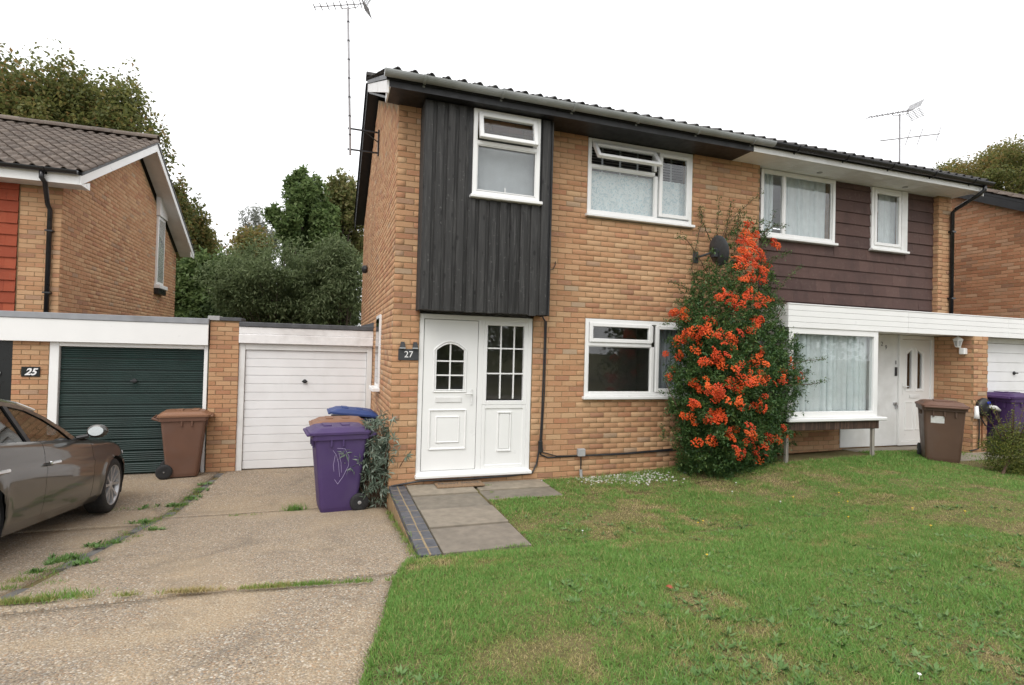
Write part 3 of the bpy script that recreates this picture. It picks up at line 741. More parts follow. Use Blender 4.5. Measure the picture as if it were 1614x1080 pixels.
hn = MB().bbox(1.045, 1.075, Yl-.012, Yl-.0005, 1.02, 1.23, .004); hn.tube([(1.06, Yl-.012, 1.17), (1.06, Yl-.045, 1.17), (.965, Yl-.045, 1.172)], .009, 8); hn.lathe([(.012, 0), (.012, .006)], (1.06, Yl-.012, 1.07), (0, -1, 0), 10); part('door_handle', hn, MAT['upvc_old'], lf)
# sidelight beside the door
sx0, sx1 = 1.268, 1.838
for i in range(3):
    for k in range(3):
        a, b_ = sx0+(sx1-sx0)*i/3, sx0+(sx1-sx0)*(i+1)/3; c, d = 1.10+(2.125-1.10)*k/3, 1.10+(2.125-1.10)*(k+1)/3
        part('pane', MB().box(a+(.008 if i else 0), b_-(.008 if i < 2 else 0), Yd+.03, Yd+.036, c+(.008 if k else 0), d-(.008 if k < 2 else 0)), MAT['glass'], door)
ba = MB()
for i in (1, 2):
    x = sx0+(sx1-sx0)*i/3; ba.box(x-.009, x+.009, Yd+.022, Yd+.043, 1.10, 2.125); z = 1.10+1.025*i/3; ba.box(sx0, sx1, Yd+.0225, Yd+.0425, z-.009, z+.009)
part('glazing_bar', ba, MAT['upvc'], door)
sp = MB(); frame_bars(sp, 1.2055, 1.8395, 1.02, 2.148, .055, Yd+.002, Yd+.06); part('sidelight_frame', sp, MAT['upvc'], door)
pn = MB().bbox(1.2055, 1.8395, Yd+.018, Yd+.05, .162, 1.018, .003); frame_bars(pn, 1.2055, 1.8395, .162, 1.018, .05, Yd+.004, Yd+.05); pn.tube([(1.44, Yd+.016, .40), (1.62, Yd+.016, .40), (1.62, Yd+.016, .915), (1.44, Yd+.016, .915), (1.44, Yd+.016, .40)], .013, 6); pn.bbox(1.46, 1.60, Yd+.006, Yd+.02, .42, .895, .006)
pn.bbox(1.43, 1.63, Yd-.004, Yd+.018, .388, .41, .005); pn.bbox(1.43, 1.63, Yd-.004, Yd+.018, .905, .925, .005); part('door_panel', pn, MAT['upvc'], door)
finish_bricks(h27)

# ------------------------------------------------------------------ house 29
h29 = thing('brick_house', 'house with brown hung tiles, white flat-roofed porch and net-curtained bay window', 'house', (8., 3.5, 0))
YB = .11
wall(h29, (5.772, YB), (1, 0), 4.17, -.3, 4.86, [(5.87-5.772, 7.47-5.772, 3.70, 4.86), (8.34-5.772, 9.20-5.772, 3.70, 4.86), (5.9-5.772, 7.6-5.772, .75, 2.2), (9.1-5.772, 9.78-5.772, .25, 2.2)], bricks=False, zbase=-.3)
lw = [c for c in h29.children if c.name.startswith('wall')][0]
add_bricks(h29, lw, (5.772, YB), (1, 0), 2.0, -.1, .75, zbase=-.1)
# upper pier and lower porch pier
pw = part('pier', MB().box(9.952, 10.3, .002, .5, 2.2, 4.86), MAT['mortar'], h29)
add_bricks(h29, pw, (9.952, .0), (1, 0), .348, 2.55, 4.86, zbase=2.2); add_bricks(h29, pw, (9.95, .11), (0, -1), .108, 2.55, 4.86, zbase=2.2, off=1)
pq = part('pier', MB().box(9.972, 10.34, -.598, .5, -.1, 2.225), MAT['mortar'], h29)
add_bricks(h29, pq, (9.972, -.6), (1, 0), .368, .1, 2.225, zbase=-.1); add_bricks(h29, pq, (9.97, .1), (0, -1), .698, .1, 2.225, zbase=-.1, off=1)
wall(h29, (10.3, .5), (0, 1), 6.6, -.3, 4.86, bricks=False); wall(h29, (10.3, 7.1), (-1, 0), 4.5, -.3, 4.86, bricks=False)
pl = MB().box(5.78, 10.05, 3.3, 3.4, .1, 4.85); part('partition', pl, MAT['plaster'], h29)
fl = MB().box(5.78, 10.05, .36, 3.28, 0, .2); fl.box(5.78, 10.05, .36, 3.28, 2.40, 2.55); fl.box(5.78, 10.05, .36, 3.28, 4.87, 4.93); part('floor_slab', fl, MAT['plaster'], h29)
rf = roof_deck(h29, 5.767, 10.42, -.50, 4.985, 3.55, 4.985+S*4.05, 7.6, 4.985, MAT['blackpaint'])
tiled_slope(rf, h29, 5.77, 10.46, -.55, 5.0, 3.55, 4.985+S*4.05+.01, MAT['rooftile_dark'], nrow_part=3)
tiled_slope(rf, h29, 5.77, 10.46, 7.655, 4.975, 3.55, 4.985+S*4.05+.01, MAT['rooftile_dark'])
ridge_tiles(rf, h29, 5.77, 10.46, 3.55, 4.985+S*4.05+.07, MAT['rooftile_dark'])
part('fascia', MB().box(5.767, 10.36, -.48, -.456, 4.848, 4.978), MAT['upvc_old'], h29)
sf = MB()
for i in range(7): sf.box(5.767, 10.36, -.455+i*.112, -.455+(i+1)*.112-.004, 4.8625, 4.878)
part('soffit', sf, MAT['upvc_old'], h29)
for x in (6.9, 8.9): part('soffit_vent', MB().lathe([(.045, 0), (.045, .008)], (x, -.12, 4.853), (0, 0, 1), 14), MAT['concrete_grey'], h29)
part('bargeboard', MB().prism([(10.362, -.478, 4.925), (10.362, 3.55, 4.925+S*4.03), (10.362, 7.6, 4.925), (10.362, 7.6, 4.775), (10.362, 3.55, 4.775+S*4.03), (10.362, -.478, 4.775)], (.02, 0, 0)), MAT['upvc_old'], h29)
g = gutter(h29, 5.508, 10.46, -.55, 5.0, MAT['gutter_black'], r=.064, brk=1.0)
part('downpipe', MB().tube([(10.30, -.545, 4.95), (10.30, -.545, 4.86), (10.27, -.45, 4.78), (10.25, -.12, 4.62), (10.25, -.05, 4.56), (10.25, -.05, 2.55)], .034, 10), MAT['gutter_black'], h29, True)
for z in (4.2, 2.95): part('pipe_clip', MB().box(10.2, 10.3, -.09, -.008, z-.015, z+.015), MAT['gutter_black'], h29)
# hung tiles, each a tile
z = 2.50; row = 0; TH = .205
def split_at(a, b_, z):
    cuts = [a]+[c for c in (5.86, 7.48, 8.33, 9.21) if a < c < b_ and z <= 3.69 and z+TH+.03 > 3.7]+[b_]
    return list(zip(cuts, cuts[1:]))
while z < 4.84:
    x = 5.775-(.165 if row % 2 else 0)
    while x < 9.945:
        a, b_ = max(5.775, x), min(9.945, x+.33); zt = min(4.855, z+TH+.03)
        segs = [(a, b_)]
        for (p, q) in ((5.86, 7.48), (8.33, 9.21)):
            if zt > 3.72 and z > 3.69:
                ns = []
                for (s0, s1) in segs:
                    if s1 <= p or s0 >= q: ns.append((s0, s1))
                    else:
                        if s0 < p: ns.append((s0, p))
                        if s1 > q: ns.append((q, s1))
                segs = ns
        for (s0, s1) in [(m0, m1) for (n0, n1) in segs for (m0, m1) in split_at(n0, n1, z)]:
            if s1-s0 < .012: continue
            zt = min(4.855, z+TH+.03)
            if z <= 3.69 and zt > 3.7 and any(p-.001 <= s0 and s1 <= q+.001 for p, q in ((5.86, 7.48), (8.33, 9.21))): zt = 3.706
            j = random.uniform(-.003, .003); q = MB()
            q.prism([(s0+.0005, YB-.034+j, z), (s0+.0005, YB-.018+j, z), (s0+.0005, YB-.002, zt), (s0+.0005, YB-.012, zt)], (s1-s0-.001, 0, 0)); part('hung_tile', q, MAT['tile_brown'], h29)
        x += .33
    z += TH; row += 1
wD = window(h29, YB-.05, 5.865, 7.475, 3.755, 4.852, [(5.92, 6.33, 3.81, 4.797, 'fixed', 0), (6.38, 7.40, 3.81, 4.797, 'fixed', 0)], fw=.055, sill_d=.05)
wE = window(h29, YB-.05, 8.335, 9.205, 3.755, 4.852, [(8.41, 9.03, 3.83, 4.78, 'sash', 0)], fw=.06, sill_d=.05); part('jamb', MB().bbox(9.06, 9.205, YB-.07, YB, 3.757, 4.85, .004), MAT['upvc_old'], wE)
# flat roof with boarded fascia
pr_ = part('porch_roof', MB().box(5.84, 10.352, -.57, .1, 2.30, 2.57), MAT['roof_felt'], h29)
part('porch_soffit', MB().box(5.84, 10.352, -.57, .1, 2.232, 2.298), MAT['upvc_old'], h29)
for i in range(4):
    z0_ = 2.222+i*.088; part('fascia_board', MB().bbox(5.822, 8.35, -.60, -.575, z0_, z0_+.085, .003), MAT['upvc'], pr_); part('fascia_board', MB().bbox(8.354, 10.9, -.60, -.575, z0_, z0_+.085, .003), MAT['upvc'], pr_); part('fascia_board', MB().bbox(10.904, 12.87, -.60, -.575, z0_, z0_+.085, .003), MAT['upvc'], pr_)
    part('fascia_board', MB().bbox(5.80, 5.822, -.599, .07, z0_, z0_+.085, .003), MAT['upvc'], pr_)
part('roof_trim', MB().bbox(5.795, 12.88, -.607, -.56, 2.574, 2.592, .003), MAT['upvc'], pr_)
# bay window
byw = MB(); frame_bars(byw, 5.835, 7.69, .845, 2.222, .09, -.585, -.50); wB2 = part('window', byw, MAT['upvc'], h29)
part('pane', MB().box(5.925, 7.60, -.55, -.544, .935, 2.132), MAT['glass'], wB2)
for xa in (5.836, 7.664): part('side_panel', MB().box(xa, xa+.024, -.499, .08, .846, 2.22), MAT['upvc'], wB2)
part('sill', MB().bbox(5.79, 7.82, -.665, -.49, .79, .843, .01), MAT['upvc'], wB2)
part('apron_board', MB().bbox(5.83, 7.70, -.61, -.58, .655, .788, .005), MAT['brownwood'], wB2); part('bay_floor', MB().box(5.84, 7.69, -.578, .08, .70, .786), MAT['brownwood'], wB2)
for x in (5.80, 7.575): part('prop', MB().bbox(x, x+.05, -.60, -.55, zl(x, -.6)-.05, .654 if x > 6 else .70, .004), MAT['greywood'], wB2)
# entrance: side panel and door
part('door_panel', MB().bbox(7.70, 9.06, .085, .12, .22, 2.225, .003), MAT['upvc_old'], h29)
d2 = MB(); frame_bars(d2, 9.062, 9.965, .22, 2.225, .07, .05, .12); dd = part('door', d2, MAT['upvc'], h29)
lf = MB(); wx = [(9.29, 9.41), (9.56, 9.68)]; y0 = .075
lf.box(9.135, 9.29, y0, y0+.04, .295, 2.15); lf.box(9.41, 9.56, y0, y0+.04, .295, 2.15); lf.box(9.68, 9.892, y0, y0+.04, .295, 2.15)
for i, (a, b_) in enumerate(wx):
    lf.box(a, b_, y0, y0+.04, .295, 1.25); zt0, zt1 = (1.88, 1.96) if i == 0 else (1.96, 1.88); lf.prism([(a, y0, zt0), (b_, y0, zt1), (b_, y0, 2.15), (a, y0, 2.15)], (0, .04, 0))
lfo = part('door_leaf', lf, MAT['upvc'], dd)
for i, (a, b_) in enumerate(wx):
    zt0, zt1 = (1.88, 1.96) if i == 0 else (1.96, 1.88)
    part('pane', MB().prism([(a, y0+.015, 1.25), (b_, y0+.015, 1.25), (b_, y0+.015, zt1), (a, y0+.015, zt0)], (0, .006, 0)), MAT['glass'], lfo)
mo = MB()
for i, (a, b_) in enumerate(wx):
    zt0, zt1 = (1.88, 1.96) if i == 0 else (1.96, 1.88); e = .04
    mo.tube([(a-e, y0-.001, 1.25-e), (b_+e, y0-.001, 1.25-e), (b_+e, y0-.001, zt1+e), (a-e, y0-.001, zt0+e), (a-e, y0-.001, 1.25-e)], .009, 6)
    mo.tube([(a-e, y0-.001, .5), (b_+e, y0-.001, .5), (b_+e, y0-.001, 1.0), (a-e, y0-.001, 1.0), (a-e, y0-.001, .5)], .011, 6)
part('moulding', mo, MAT['upvc'], lfo)
part('letter_plate', MB().bbox(9.36, 9.62, y0-.01, y0-.0005, 1.075, 1.135, .004), MAT['upvc_old'], lfo)
part('door_handle', MB().bbox(9.16, 9.19, y0-.012, y0-.0005, 1.15, 1.35, .004).tube([(9.175, y0-.012, 1.29), (9.175, y0-.045, 1.29), (9.27, y0-.045, 1.29)], .009, 8), MAT['upvc_old'], lfo)
part('door_bell', MB().bbox(8.985, 9.035, .065, .084, 1.48, 1.64, .005), MAT['black_plastic'], h29); part('key_box', MB().bbox(8.99, 9.02, .07, .084, 1.69, 1.76, .004), MAT['concrete_grey'], h29)
part('door_knocker', MB().bbox(8.96, 9.03, .06, .084, .96, 1.0, .004).bbox(9.0, 9.03, .045, .084, .89, .958, .004), MAT['steel'], h29)
part('door_step', MB().bbox(7.72, 9.96, -.2, .083, .0, .2, .01), MAT['slab'], h29)
finish_bricks(h29)
# ------------------------------------------------------------------ garages
MAT['green_door'] = plain('dark_green_garage_paint', (.008,.026,.022), .38, var=.2, scale=4)
MAT['white_door'] = plain('white_garage_paint', (.79,.79,.80), .4, var=.03, scale=3, dirt=(.60,.59,.58), dirt_amt=.3)
MAT['navy_door'] = plain('dark_front_door', (.006,.008,.009), .3)
def garage_door(root, x0, x1, z0, z1, Y, n, mat, ribs=0, hx=None, hz=None):
    """up-and-over door of n horizontal panels"""
    fr = MB().box(x0, x1, Y+.03, Y+.05, z0, z1); d = part('garage_door', fr, mat, root); h = (z1-z0)/n
    for i in range(n):
        a = z0+i*h; q = MB()
        if ribs:
            q.bbox(x0, x1, Y+.006, Y+.029, a+.008, a+h-.006, .004)
            for k in range(ribs):
                za = a+.012+(h-.024)*(k+.2)/ribs; q.prism([(x0+.01, Y+.0058, za), (x0+.01, Y-.006, za+.010), (x0+.01, Y+.0058, za+.022)], (x1-x0-.02, 0, 0))
        else:
            q.prism([(x0, Y+.028, a+.001), (x0, Y+.010, a+.001), (x0, Y+.0, a+.010), (x0, Y+.0, a+h-.004), (x0, Y+.004, a+h-.001), (x0, Y+.028, a+h-.001)], (x1-x0, 0, 0))
        part('panel', q, mat, d)
    if hx:
        part('handle', MB().lathe([(.035, 0), (.035, .012), (.02, .014)], (hx, Y, hz), (0, -1, 0), 14).bbox(hx-.045, hx+.045, Y-.05, Y-.028, hz-.012, hz+.012, .004).tube([(hx, Y-.01, hz), (hx, Y-.04, hz)], .01, 8), MAT['black_plastic'], d)
    return d
GY = 3.05
g27 = thing('garage', 'flat-roofed garage with white panelled door and brick gatepost between two drives', 'garage', (-1.1, 4.5, -.37))
part('wall', MB().box(-2.62, -2.19, GY+.002, 3.5, -.45, 2.13), MAT['mortar'], g27); wq = g27.children[0]
add_bricks(g27, wq, (-2.62, GY), (1, 0), .43, -.37, 2.13, zbase=-.37); add_bricks(g27, wq, (-2.19, GY), (0, 1), .1, -.37, 1.75, zbase=-.37)
cp_ = MB().bbox(-2.655, -2.48, GY-.03, 3.5, 2.132, 2.205, .005); part('coping', cp_, MAT['concrete_grey'], g27); part('coping', MB().bbox(-2.475, -2.155, GY-.03, 3.5, 2.132, 2.19, .005), MAT['roof_felt'], g27)
bw = MB().box(-2.4, -2.2, 3.5, 8.2, -.45, 2.0); bw.box(-2.2, -.01, 8.0, 8.2, -.45, 2.0); part('rear_wall', bw, MAT['mortar'], g27)
rfz = 2.08
part('flat_roof', MB().box(-2.185, -.006, GY+.03, 8.3, 1.80, rfz), MAT['roof_felt'], g27)
part('roof_edge', MB().bbox(-2.188, -.004, GY-.05, GY+.05, rfz-.035, rfz+.045, .01), MAT['roof_felt'], g27)
part('fascia', MB().bbox(-2.186, -.006, GY-.03, GY+.02, 1.925, rfz-.037, .006).bbox(-2.186, -.006, GY-.045, GY+.02, 1.765, 1.923, .01), MAT['white_paint'], g27)
fl_ = MB().prism([(-.012, GY-.05, 2.10), (-.012, GY-.05, 2.20), (-.012, 8., 2.30), (-.012, 8., 2.10)], (.008, 0, 0)); part('flashing', fl_, MAT['roof_felt'], g27)
fr = MB().bbox(-2.186, -2.09, GY+.03, GY+.10, -.38, 1.763, .005).bbox(-.105, -.012, GY+.03, GY+.10, -.38, 1.763, .005).bbox(-2.089, -.106, GY+.031, GY+.099, 1.66, 1.763, .004); part('door_frame', fr, MAT['upvc_old'], g27)
garage_door(g27, -2.085, -.11, -.36, 1.655, GY+.07, 14, MAT['white_door'], 0, -1.14, 1.13)
finish_bricks(g27)

# ------------------------------------------------------------------ house 25 with its garage and porch
h25 = thing('brick_house', 'brick house with orange hung tiles, white bargeboards and dark green garage door', 'house', (-7.5, 7.2, -.4))
HX, HY, HB = -4.95, 3.72, 10.7; S25 = .487; ZE = 4.23
wall(h25, (-9.5, HY), (1, 0), 9.5+HX-.002, -.4, ZE, bricks=False)
w25f = h25.children[0]; add_bricks(h25, w25f, (HX-.55, HY), (1, 0), .548, 1.9, ZE, zbase=-.4)
wall(h25, (HX, HY+.002), (0, 1), HB-HY, -.4, ZE, top=lambda s: ZE+S25*((HB-HY)/2-abs((HB-HY)/2-s))+.02, zbase=-.4, off=1, bz0=1.9)
wall(h25, (HX, HB), (-1, 0), 4.5, -.4, ZE, bricks=False)
RY = (HY+HB)/2; yf = 3.36; yb = 2*RY-yf; zf0 = 4.42; zr0 = zf0+S25*(RY-yf)
rf = roof_deck(h25, -10., -4.56, yf, zf0, RY, zr0, yb, zf0, MAT['blackpaint'], .05)
tiled_slope(rf, h25, -10., -4.53, yf-.06, zf0-.01, RY, zr0+.01, MAT['rooftile'], ncols_part=16, nrow_part=14, exp=.305, right_first=True)
tiled_slope(rf, h25, -10., -4.53, yb+.06, zf0-.01, RY, zr0+.01, MAT['rooftile'], exp=.305)
ridge_tiles(rf, h25, -9.6, -4.55, RY, zr0+.06, MAT['rooftile'])
for sgn, ya in ((1, yf), (-1, yb)):
    mb = MB(); z0_ = zf0-.052
    mb.prism([(-4.60, ya, z0_), (-4.60, RY-sgn*.0005, z0_+S25*(RY-yf)), (-4.60, RY-sgn*.0005, z0_+S25*(RY-yf)-.17), (-4.60, ya, z0_-.15)], (.025, 0, 0)); part('bargeboard', mb, MAT['upvc'], h25)
    mb = MB(); mb.prism([(HX+.008, ya, z0_-.12), (HX+.008, RY-sgn*.001, z0_-.12+S25*(RY-yf)), (HX+.008, RY-sgn*.001, z0_-.105+S25*(RY-yf)), (HX+.008, ya, z0_-.105)], (-4.602-HX-.01, 0, 0)); part('verge_soffit', mb, MAT['upvc_old'], h25)
    mb = MB(); e = .36*sgn
    mb.prism([(-4.602, ya, z0_-.145), (-4.602, ya+e, z0_-.145), (-4.602, ya+e, z0_-.02)], (.02, 0, 0)); part('box_end', mb, MAT['upvc'], h25)
part('fascia', MB().box(-10., -4.603, yf-.002, yf+.02, zf0-.20, zf0-.035), MAT['upvc'], h25)
part('soffit', MB().box(-10., -4.603, yf+.021, HY-.01, zf0-.20, zf0-.185), MAT['upvc_old'], h25)
gutter(h25, -9.5, -4.60, yf-.065, zf0+.0, MAT['gutter_black'], .06)
dp = pix(66, 262, 'y', yf-.06); dx = -5.09
part('downpipe', MB().tube([(dp[0], yf-.06, zf0-.05), (dp[0], yf-.06, zf0-.16), (dp[0]+.03, yf-.02, zf0-.22), (dx-.02, HY-.09, zf0-.50), (dx, HY-.05, zf0-.58), (dx, HY-.05, 2.05)], .034, 10), MAT['gutter_black'], h25, True)
for z in (3.5, 2.5): part('pipe_clip', MB().box(dx-.05, dx+.055, HY-.09, HY-.008, z-.012, z+.012), MAT['gutter_black'], h25)
z = 1.95; row = 0                                             # orange hung tiles
while z < ZE-.02:
    x = HX-.565-.30+(.15 if row % 2 else 0)
    while x > -8.2:
        a = x; b_ = min(x+.30, HX-.565); zt = min(ZE, z+.21); j = random.uniform(-.003, .003)
        q = MB().prism([(a+.001, HY-.036+j, z), (a+.001, HY-.018+j, z), (a+.001, HY-.002, zt), (a+.001, HY-.012, zt)], (b_-a-.002, 0, 0)); part('hung_tile', q, MAT['tile_orange'], h25); x -= .30
    if row % 2: 
        q = MB().prism([(HX-.715+.001, HY-.036, z), (HX-.715+.001, HY-.018, z), (HX-.715+.001, HY-.002, min(ZE, z+.21)), (HX-.715+.001, HY-.012, min(ZE, z+.21))], (.148, 0, 0)); part('hung_tile', q, MAT['tile_orange'], h25)
    z += .181; row += 1
# slim gable window with a white panel over it
sw = MB().bbox(HX-.02, HX+.05, 8.75, 9.35, 3.2, 4.92, .004); wS = part('window', sw, MAT['upvc'], h25); part('panel', MB().bbox(HX-.01, HX+.09, 8.72, 9.38, 4.93, 5.55, .004), MAT['upvc'], h25)
part('pane', MB().box(HX+.051, HX+.054, 8.81, 9.29, 3.27, 4.85), MAT['glass'], wS); part('sill', MB().bbox(HX, HX+.14, 8.7, 9.4, 3.1, 3.195, .006), MAT['upvc'], wS); part('sill', MB().bbox(HX, HX+.11, 8.72, 9.38, 2.96, 3.095, .006), MAT['gutter_black'], wS)
# porch and garage under one flat roof
part('flat_roof', MB().box(-9., -2.66, GY+.03, 8.3, 1.80, 2.05), MAT['roof_felt'], h25); part('flashing', MB().box(HX+.008, HX+.02, HY+.1, 9.8, 2.05, 2.18), MAT['lead'], h25)
part('fascia', MB().bbox(-9., -2.635, GY-.06, GY-.03, 1.715, 2.06, .004), MAT['upvc'], h25); part('roof_trim', MB().bbox(-9., -2.63, GY-.075, GY+.06, 2.062, 2.155, .006), MAT['grey_trim'], h25)
part('porch_soffit', MB().box(-9., -2.64, GY-.029, GY+.10, 1.718, 1.76), MAT['upvc_old'], h25)
pw = part('wall', MB().box(-5.24, -4.79, GY+.032, GY+.3, -.45, 1.72), MAT['mortar'], h25); add_bricks(h25, pw, (-5.24, GY+.03), (1, 0), .45, -.37, 1.72, zbase=-.37)
part('wall', MB().box(-9., -6.2, GY+.032, GY+.3, -.45, 1.72), MAT['mortar'], h25)
fr = MB().bbox(-4.785, -4.665, GY+.02, GY+.10, -.38, 1.712, .005).bbox(-2.70, -2.645, GY+.02, GY+.10, -.38, 1.712, .005).bbox(-4.664, -2.701, GY+.021, GY+.099, 1.65, 1.712, .004); part('door_frame', fr, MAT['upvc'], h25)
garage_door(h25, -4.66, -2.705, -.36, 1.645, GY+.07, 11, MAT['green_door'], 5, -3.68, 1.12)
dd = part('door', MB().bbox(-6.2, -5.245, GY+.12, GY+.16, -.37, 1.71, .004), MAT['navy_door'], h25)
kn = MB().tube([( -5.46+.045*math.cos(a), GY+.10, 1.22+.045*math.sin(a)) for a in np.linspace(0, 6.28, 13)], .009, 6); kn.ball((-5.46, GY+.105, 1.285), .02); part('door_knocker', kn, MAT['chrome'], dd)
finish_bricks(h25)

# ------------------------------------------------------------------ garage of 29 and house 31 beyond
g29 = thing('garage', 'white garage door beside the electric car charger', 'garage', (11.6, 3., .15))
part('flat_roof', MB().box(10.355, 12.86, -.56, 6., 2.30, 2.56), MAT['roof_felt'], g29)
part('soffit', MB().box(10.355, 12.86, -.572, -.36, 2.232, 2.298), MAT['upvc_old'], g29)
part('door_frame', MB().bbox(10.36, 10.45, -.36, -.30, .1, 2.225, .004).bbox(12.75, 12.86, -.36, -.30, .1, 2.225, .004).bbox(10.451, 12.749, -.359, -.301, 2.13, 2.225, .004), MAT['upvc_old'], g29)
garage_door(g29, 10.455, 12.745, .18, 2.125, -.34, 11, MAT['white_door'], 0, 11.54, 1.58)
h31 = thing('brick_house', 'red-brown brick gable of the next house beyond the white garage', 'house', (15.5, 3., 0))
X31 = 12.9; S31 = .50; Y0, Y1 = -.15, 6.6
wall(h31, (X31, Y1), (0, -1), Y1-Y0, 0, 4.8, top=lambda s: 4.80+S31*((Y1-Y0)/2-abs((Y1-Y0)/2-s))+.02, mat='brick_red', zbase=0, bz0=2.5)
wall(h31, (X31+.002, Y0), (1, 0), 6., 0, 4.8, bricks=False)
RY = (Y0+Y1)/2; zf0 = 4.98; ov = .4
rf = roof_deck(h31, X31-.18, 19., Y0-ov, zf0-ov*S31, RY, zf0+S31*(RY-Y0), Y1+ov, zf0-ov*S31, MAT['blackpaint'])
tiled_slope(rf, h31, X31-.2, 19., Y0-ov-.05, zf0-ov*S31-.01, RY, zf0+S31*(RY-Y0)+.01, MAT['rooftile'], nrow_part=0); tiled_slope(rf, h31, X31-.2, 19., Y1+ov+.05, zf0-ov*S31-.01, RY, zf0+S31*(RY-Y0)+.01, MAT['rooftile'])
for ya in (Y0-ov, Y1+ov):
    e = .0005 if ya < RY else -.0005
    part('bargeboard', MB().prism([(X31-.175, ya, zf0-ov*S31-.065), (X31-.175, RY-e, zf0+S31*(RY-Y0)-.065), (X31-.175, RY-e, zf0+S31*(RY-Y0)-.24), (X31-.175, ya, zf0-ov*S31-.24)], (.166, 0, 0)), MAT['blackpaint'], h31)
part('flashing', MB().box(X31-.016, X31-.008, Y0, 6., 2.585, 2.66), MAT['roof_felt'], h31)
finish_bricks(h31)

# ------------------------------------------------------------------ curtains and blinds
curtain('net_curtain', 'pale floral net curtain behind the open upper window of number 27', 2.72, 4.44, 3.70, 4.42, .10, 'net_floral', .006, 14)
bl = thing('venetian_blind', 'dark slatted blind above the floral net in the upper window', 'blind', (3.6, .22, 4.3))
for i in range(13): part('slat', MB().box(2.72, 4.44, .20, .24, 4.30+i*.042, 4.304+i*.042), MAT['dark_slat'], bl)
for x in (3.0, 3.3, 3.6, 4.2): part('tape', MB().box(x, x+.03, .188, .192, 4.28, 4.85), MAT['blind'], bl)
curtain('roller_blind', 'plain pale blind behind the small window in the black timber box', .93, 1.80, 3.74, 4.41, -.16, 'blind', .003, 3, 'blind')
curtain('curtain', 'grey curtain at the edge of the ground-floor window beside the berry bush', 3.98, 4.45, 1.12, 2.24, .16, 'curtain_grey', .03, 5)
curtain('net_curtain', 'full pleated white net curtain inside the bay window over the lawn', 5.93, 7.60, .88, 2.2, -.46, 'net', .04, 15, flare=.3)
curtain('curtain', 'white curtain hanging in the wide upper window over the brown hung tiles', 6.45, 7.38, 3.74, 4.84, .20, 'net', .03, 8)
curtain('curtain', 'narrow white curtain in the slim left light of the upper window over brown tiles', 5.88, 6.22, 3.74, 4.84, .20, 'net', .03, 4)
curtain('curtain', 'white curtain in the small upper window between the brown hung tiles', 8.68, 9.08, 3.74, 4.84, .20, 'net', .02, 4)

# ------------------------------------------------------------------ signs, lamps, cables
MAT['slate'] = plain('slate_plate', (.035,.038,.042), .6, var=.2, scale=12); MAT['white_ink'] = plain('white_ink', (.8,.8,.8), .5, var=.02)
MAT['black_gloss'] = plain('black_gloss_plate', (.008,.012,.012), .2); MAT['dark_ink'] = plain('dark_ink', (.10,.095,.09), .5)
def text_part(parent, txt, size, loc, mat, name='lettering', rot=(math.pi/2, 0, 0), shear=0., ext=.0015, bold=0.):
    cu = bpy.data.curves.new('t', 'FONT'); cu.body = txt; cu.size = size; cu.align_x = 'CENTER'; cu.align_y = 'CENTER'; cu.extrude = ext; cu.shear = shear; cu.offset = bold
    to = bpy.data.objects.new('t', cu); COL.objects.link(to); bpy.context.view_layer.update()
    me = bpy.data.meshes.new_from_object(to.evaluated_get(bpy.context.evaluated_depsgraph_get())); bpy.data.objects.remove(to)
    me.materials.clear(); me.materials.append(mat); o = link(name, me, parent, np.asarray(loc, float)-ORG[parent.name]); o.rotation_euler = rot; return o
s27 = thing('number_sign', 'dark slate house number plate 27 with two small lamps on top', 'sign', (.205, -.012, 1.6))
part('plate', MB().bbox(.075, .335, -.022, -.008, 1.60, 1.745, .004), MAT['slate'], s27); text_part(s27, '27', .115, (.205, -.0235, 1.672), MAT['white_ink'])
for x in (.125, .285):
    l = part('lamp', MB().prism([(x-.035, -.055, 1.765), (x+.035, -.055, 1.765), (x+.022, -.03, 1.835), (x-.022, -.03, 1.835)], (0, .04, 0)), MAT['black_plastic'], s27)
    part('lamp_lens', MB().box(x-.034, x+.034, -.054, -.01, 1.748, 1.764), MAT['blind'], l)
s25 = thing('number_sign', 'glossy black plate with white slanted number 25 by the dark door', 'sign', (-4.99, 3.06, 1.2))
a = pix(33, 578, 'y', GY); b_ = pix(62, 594, 'y', GY)
part('plate', MB().bbox(a[0], b_[0], GY+.006, GY+.02, b_[2], a[2], .003), MAT['black_gloss'], s25); text_part(s25, '25', .14, ((a[0]+b_[0])/2, GY+.0045, (a[2]+b_[2])/2-.005), MAT['white_ink'], shear=.35, bold=.004)
s29 = thing('number_digits', 'small dark digits 29 fixed on the white panel beside the white door', 'sign', (8.71, .08, 1.98))
text_part(s29, '2', .11, (8.66, .0835, 2.05), MAT['dark_ink'], 'digit'); text_part(s29, '9', .11, (8.76, .0835, 1.99), MAT['dark_ink'], 'digit')
# cables on the front of 27
cb = MB(); cb.tube([(2.03, -.03, 2.24), (2.07, -.03, 2.18), (2.075, -.022, 2.0), (2.06, -.02, .9), (2.04, -.02, .42), (2.06, -.02, .33), (2.16, -.02, .285), (2.6, -.022, .29), (3.4, -.022, .30), (4.2, -.022, .335)], .011, 6)
cb.tube([(2.095, -.022, 2.18), (2.09, -.022, 1.2), (2.065, -.022, .5), (2.09, -.02, .36), (2.3, -.03, .30), (3.2, -.03, .285), (4.3, -.03, .32)], .008, 6)
cb.tube([(2.04, -.02, .45), (2.0, -.022, .2), (1.93, -.03, .08), (1.6, -.05, .065), (1.0, -.05, .055), (.4, -.05, .06), (.2, -.03, .03), (.03, -.04, .01)], .012, 6)
cb.bbox(2.02, 2.075, -.045, -.008, .36, .52, .005)
single('cable', cb, MAT['black_plastic'], 'black cable running down beside the white door and along the brick wall', 'cable', smooth=False)
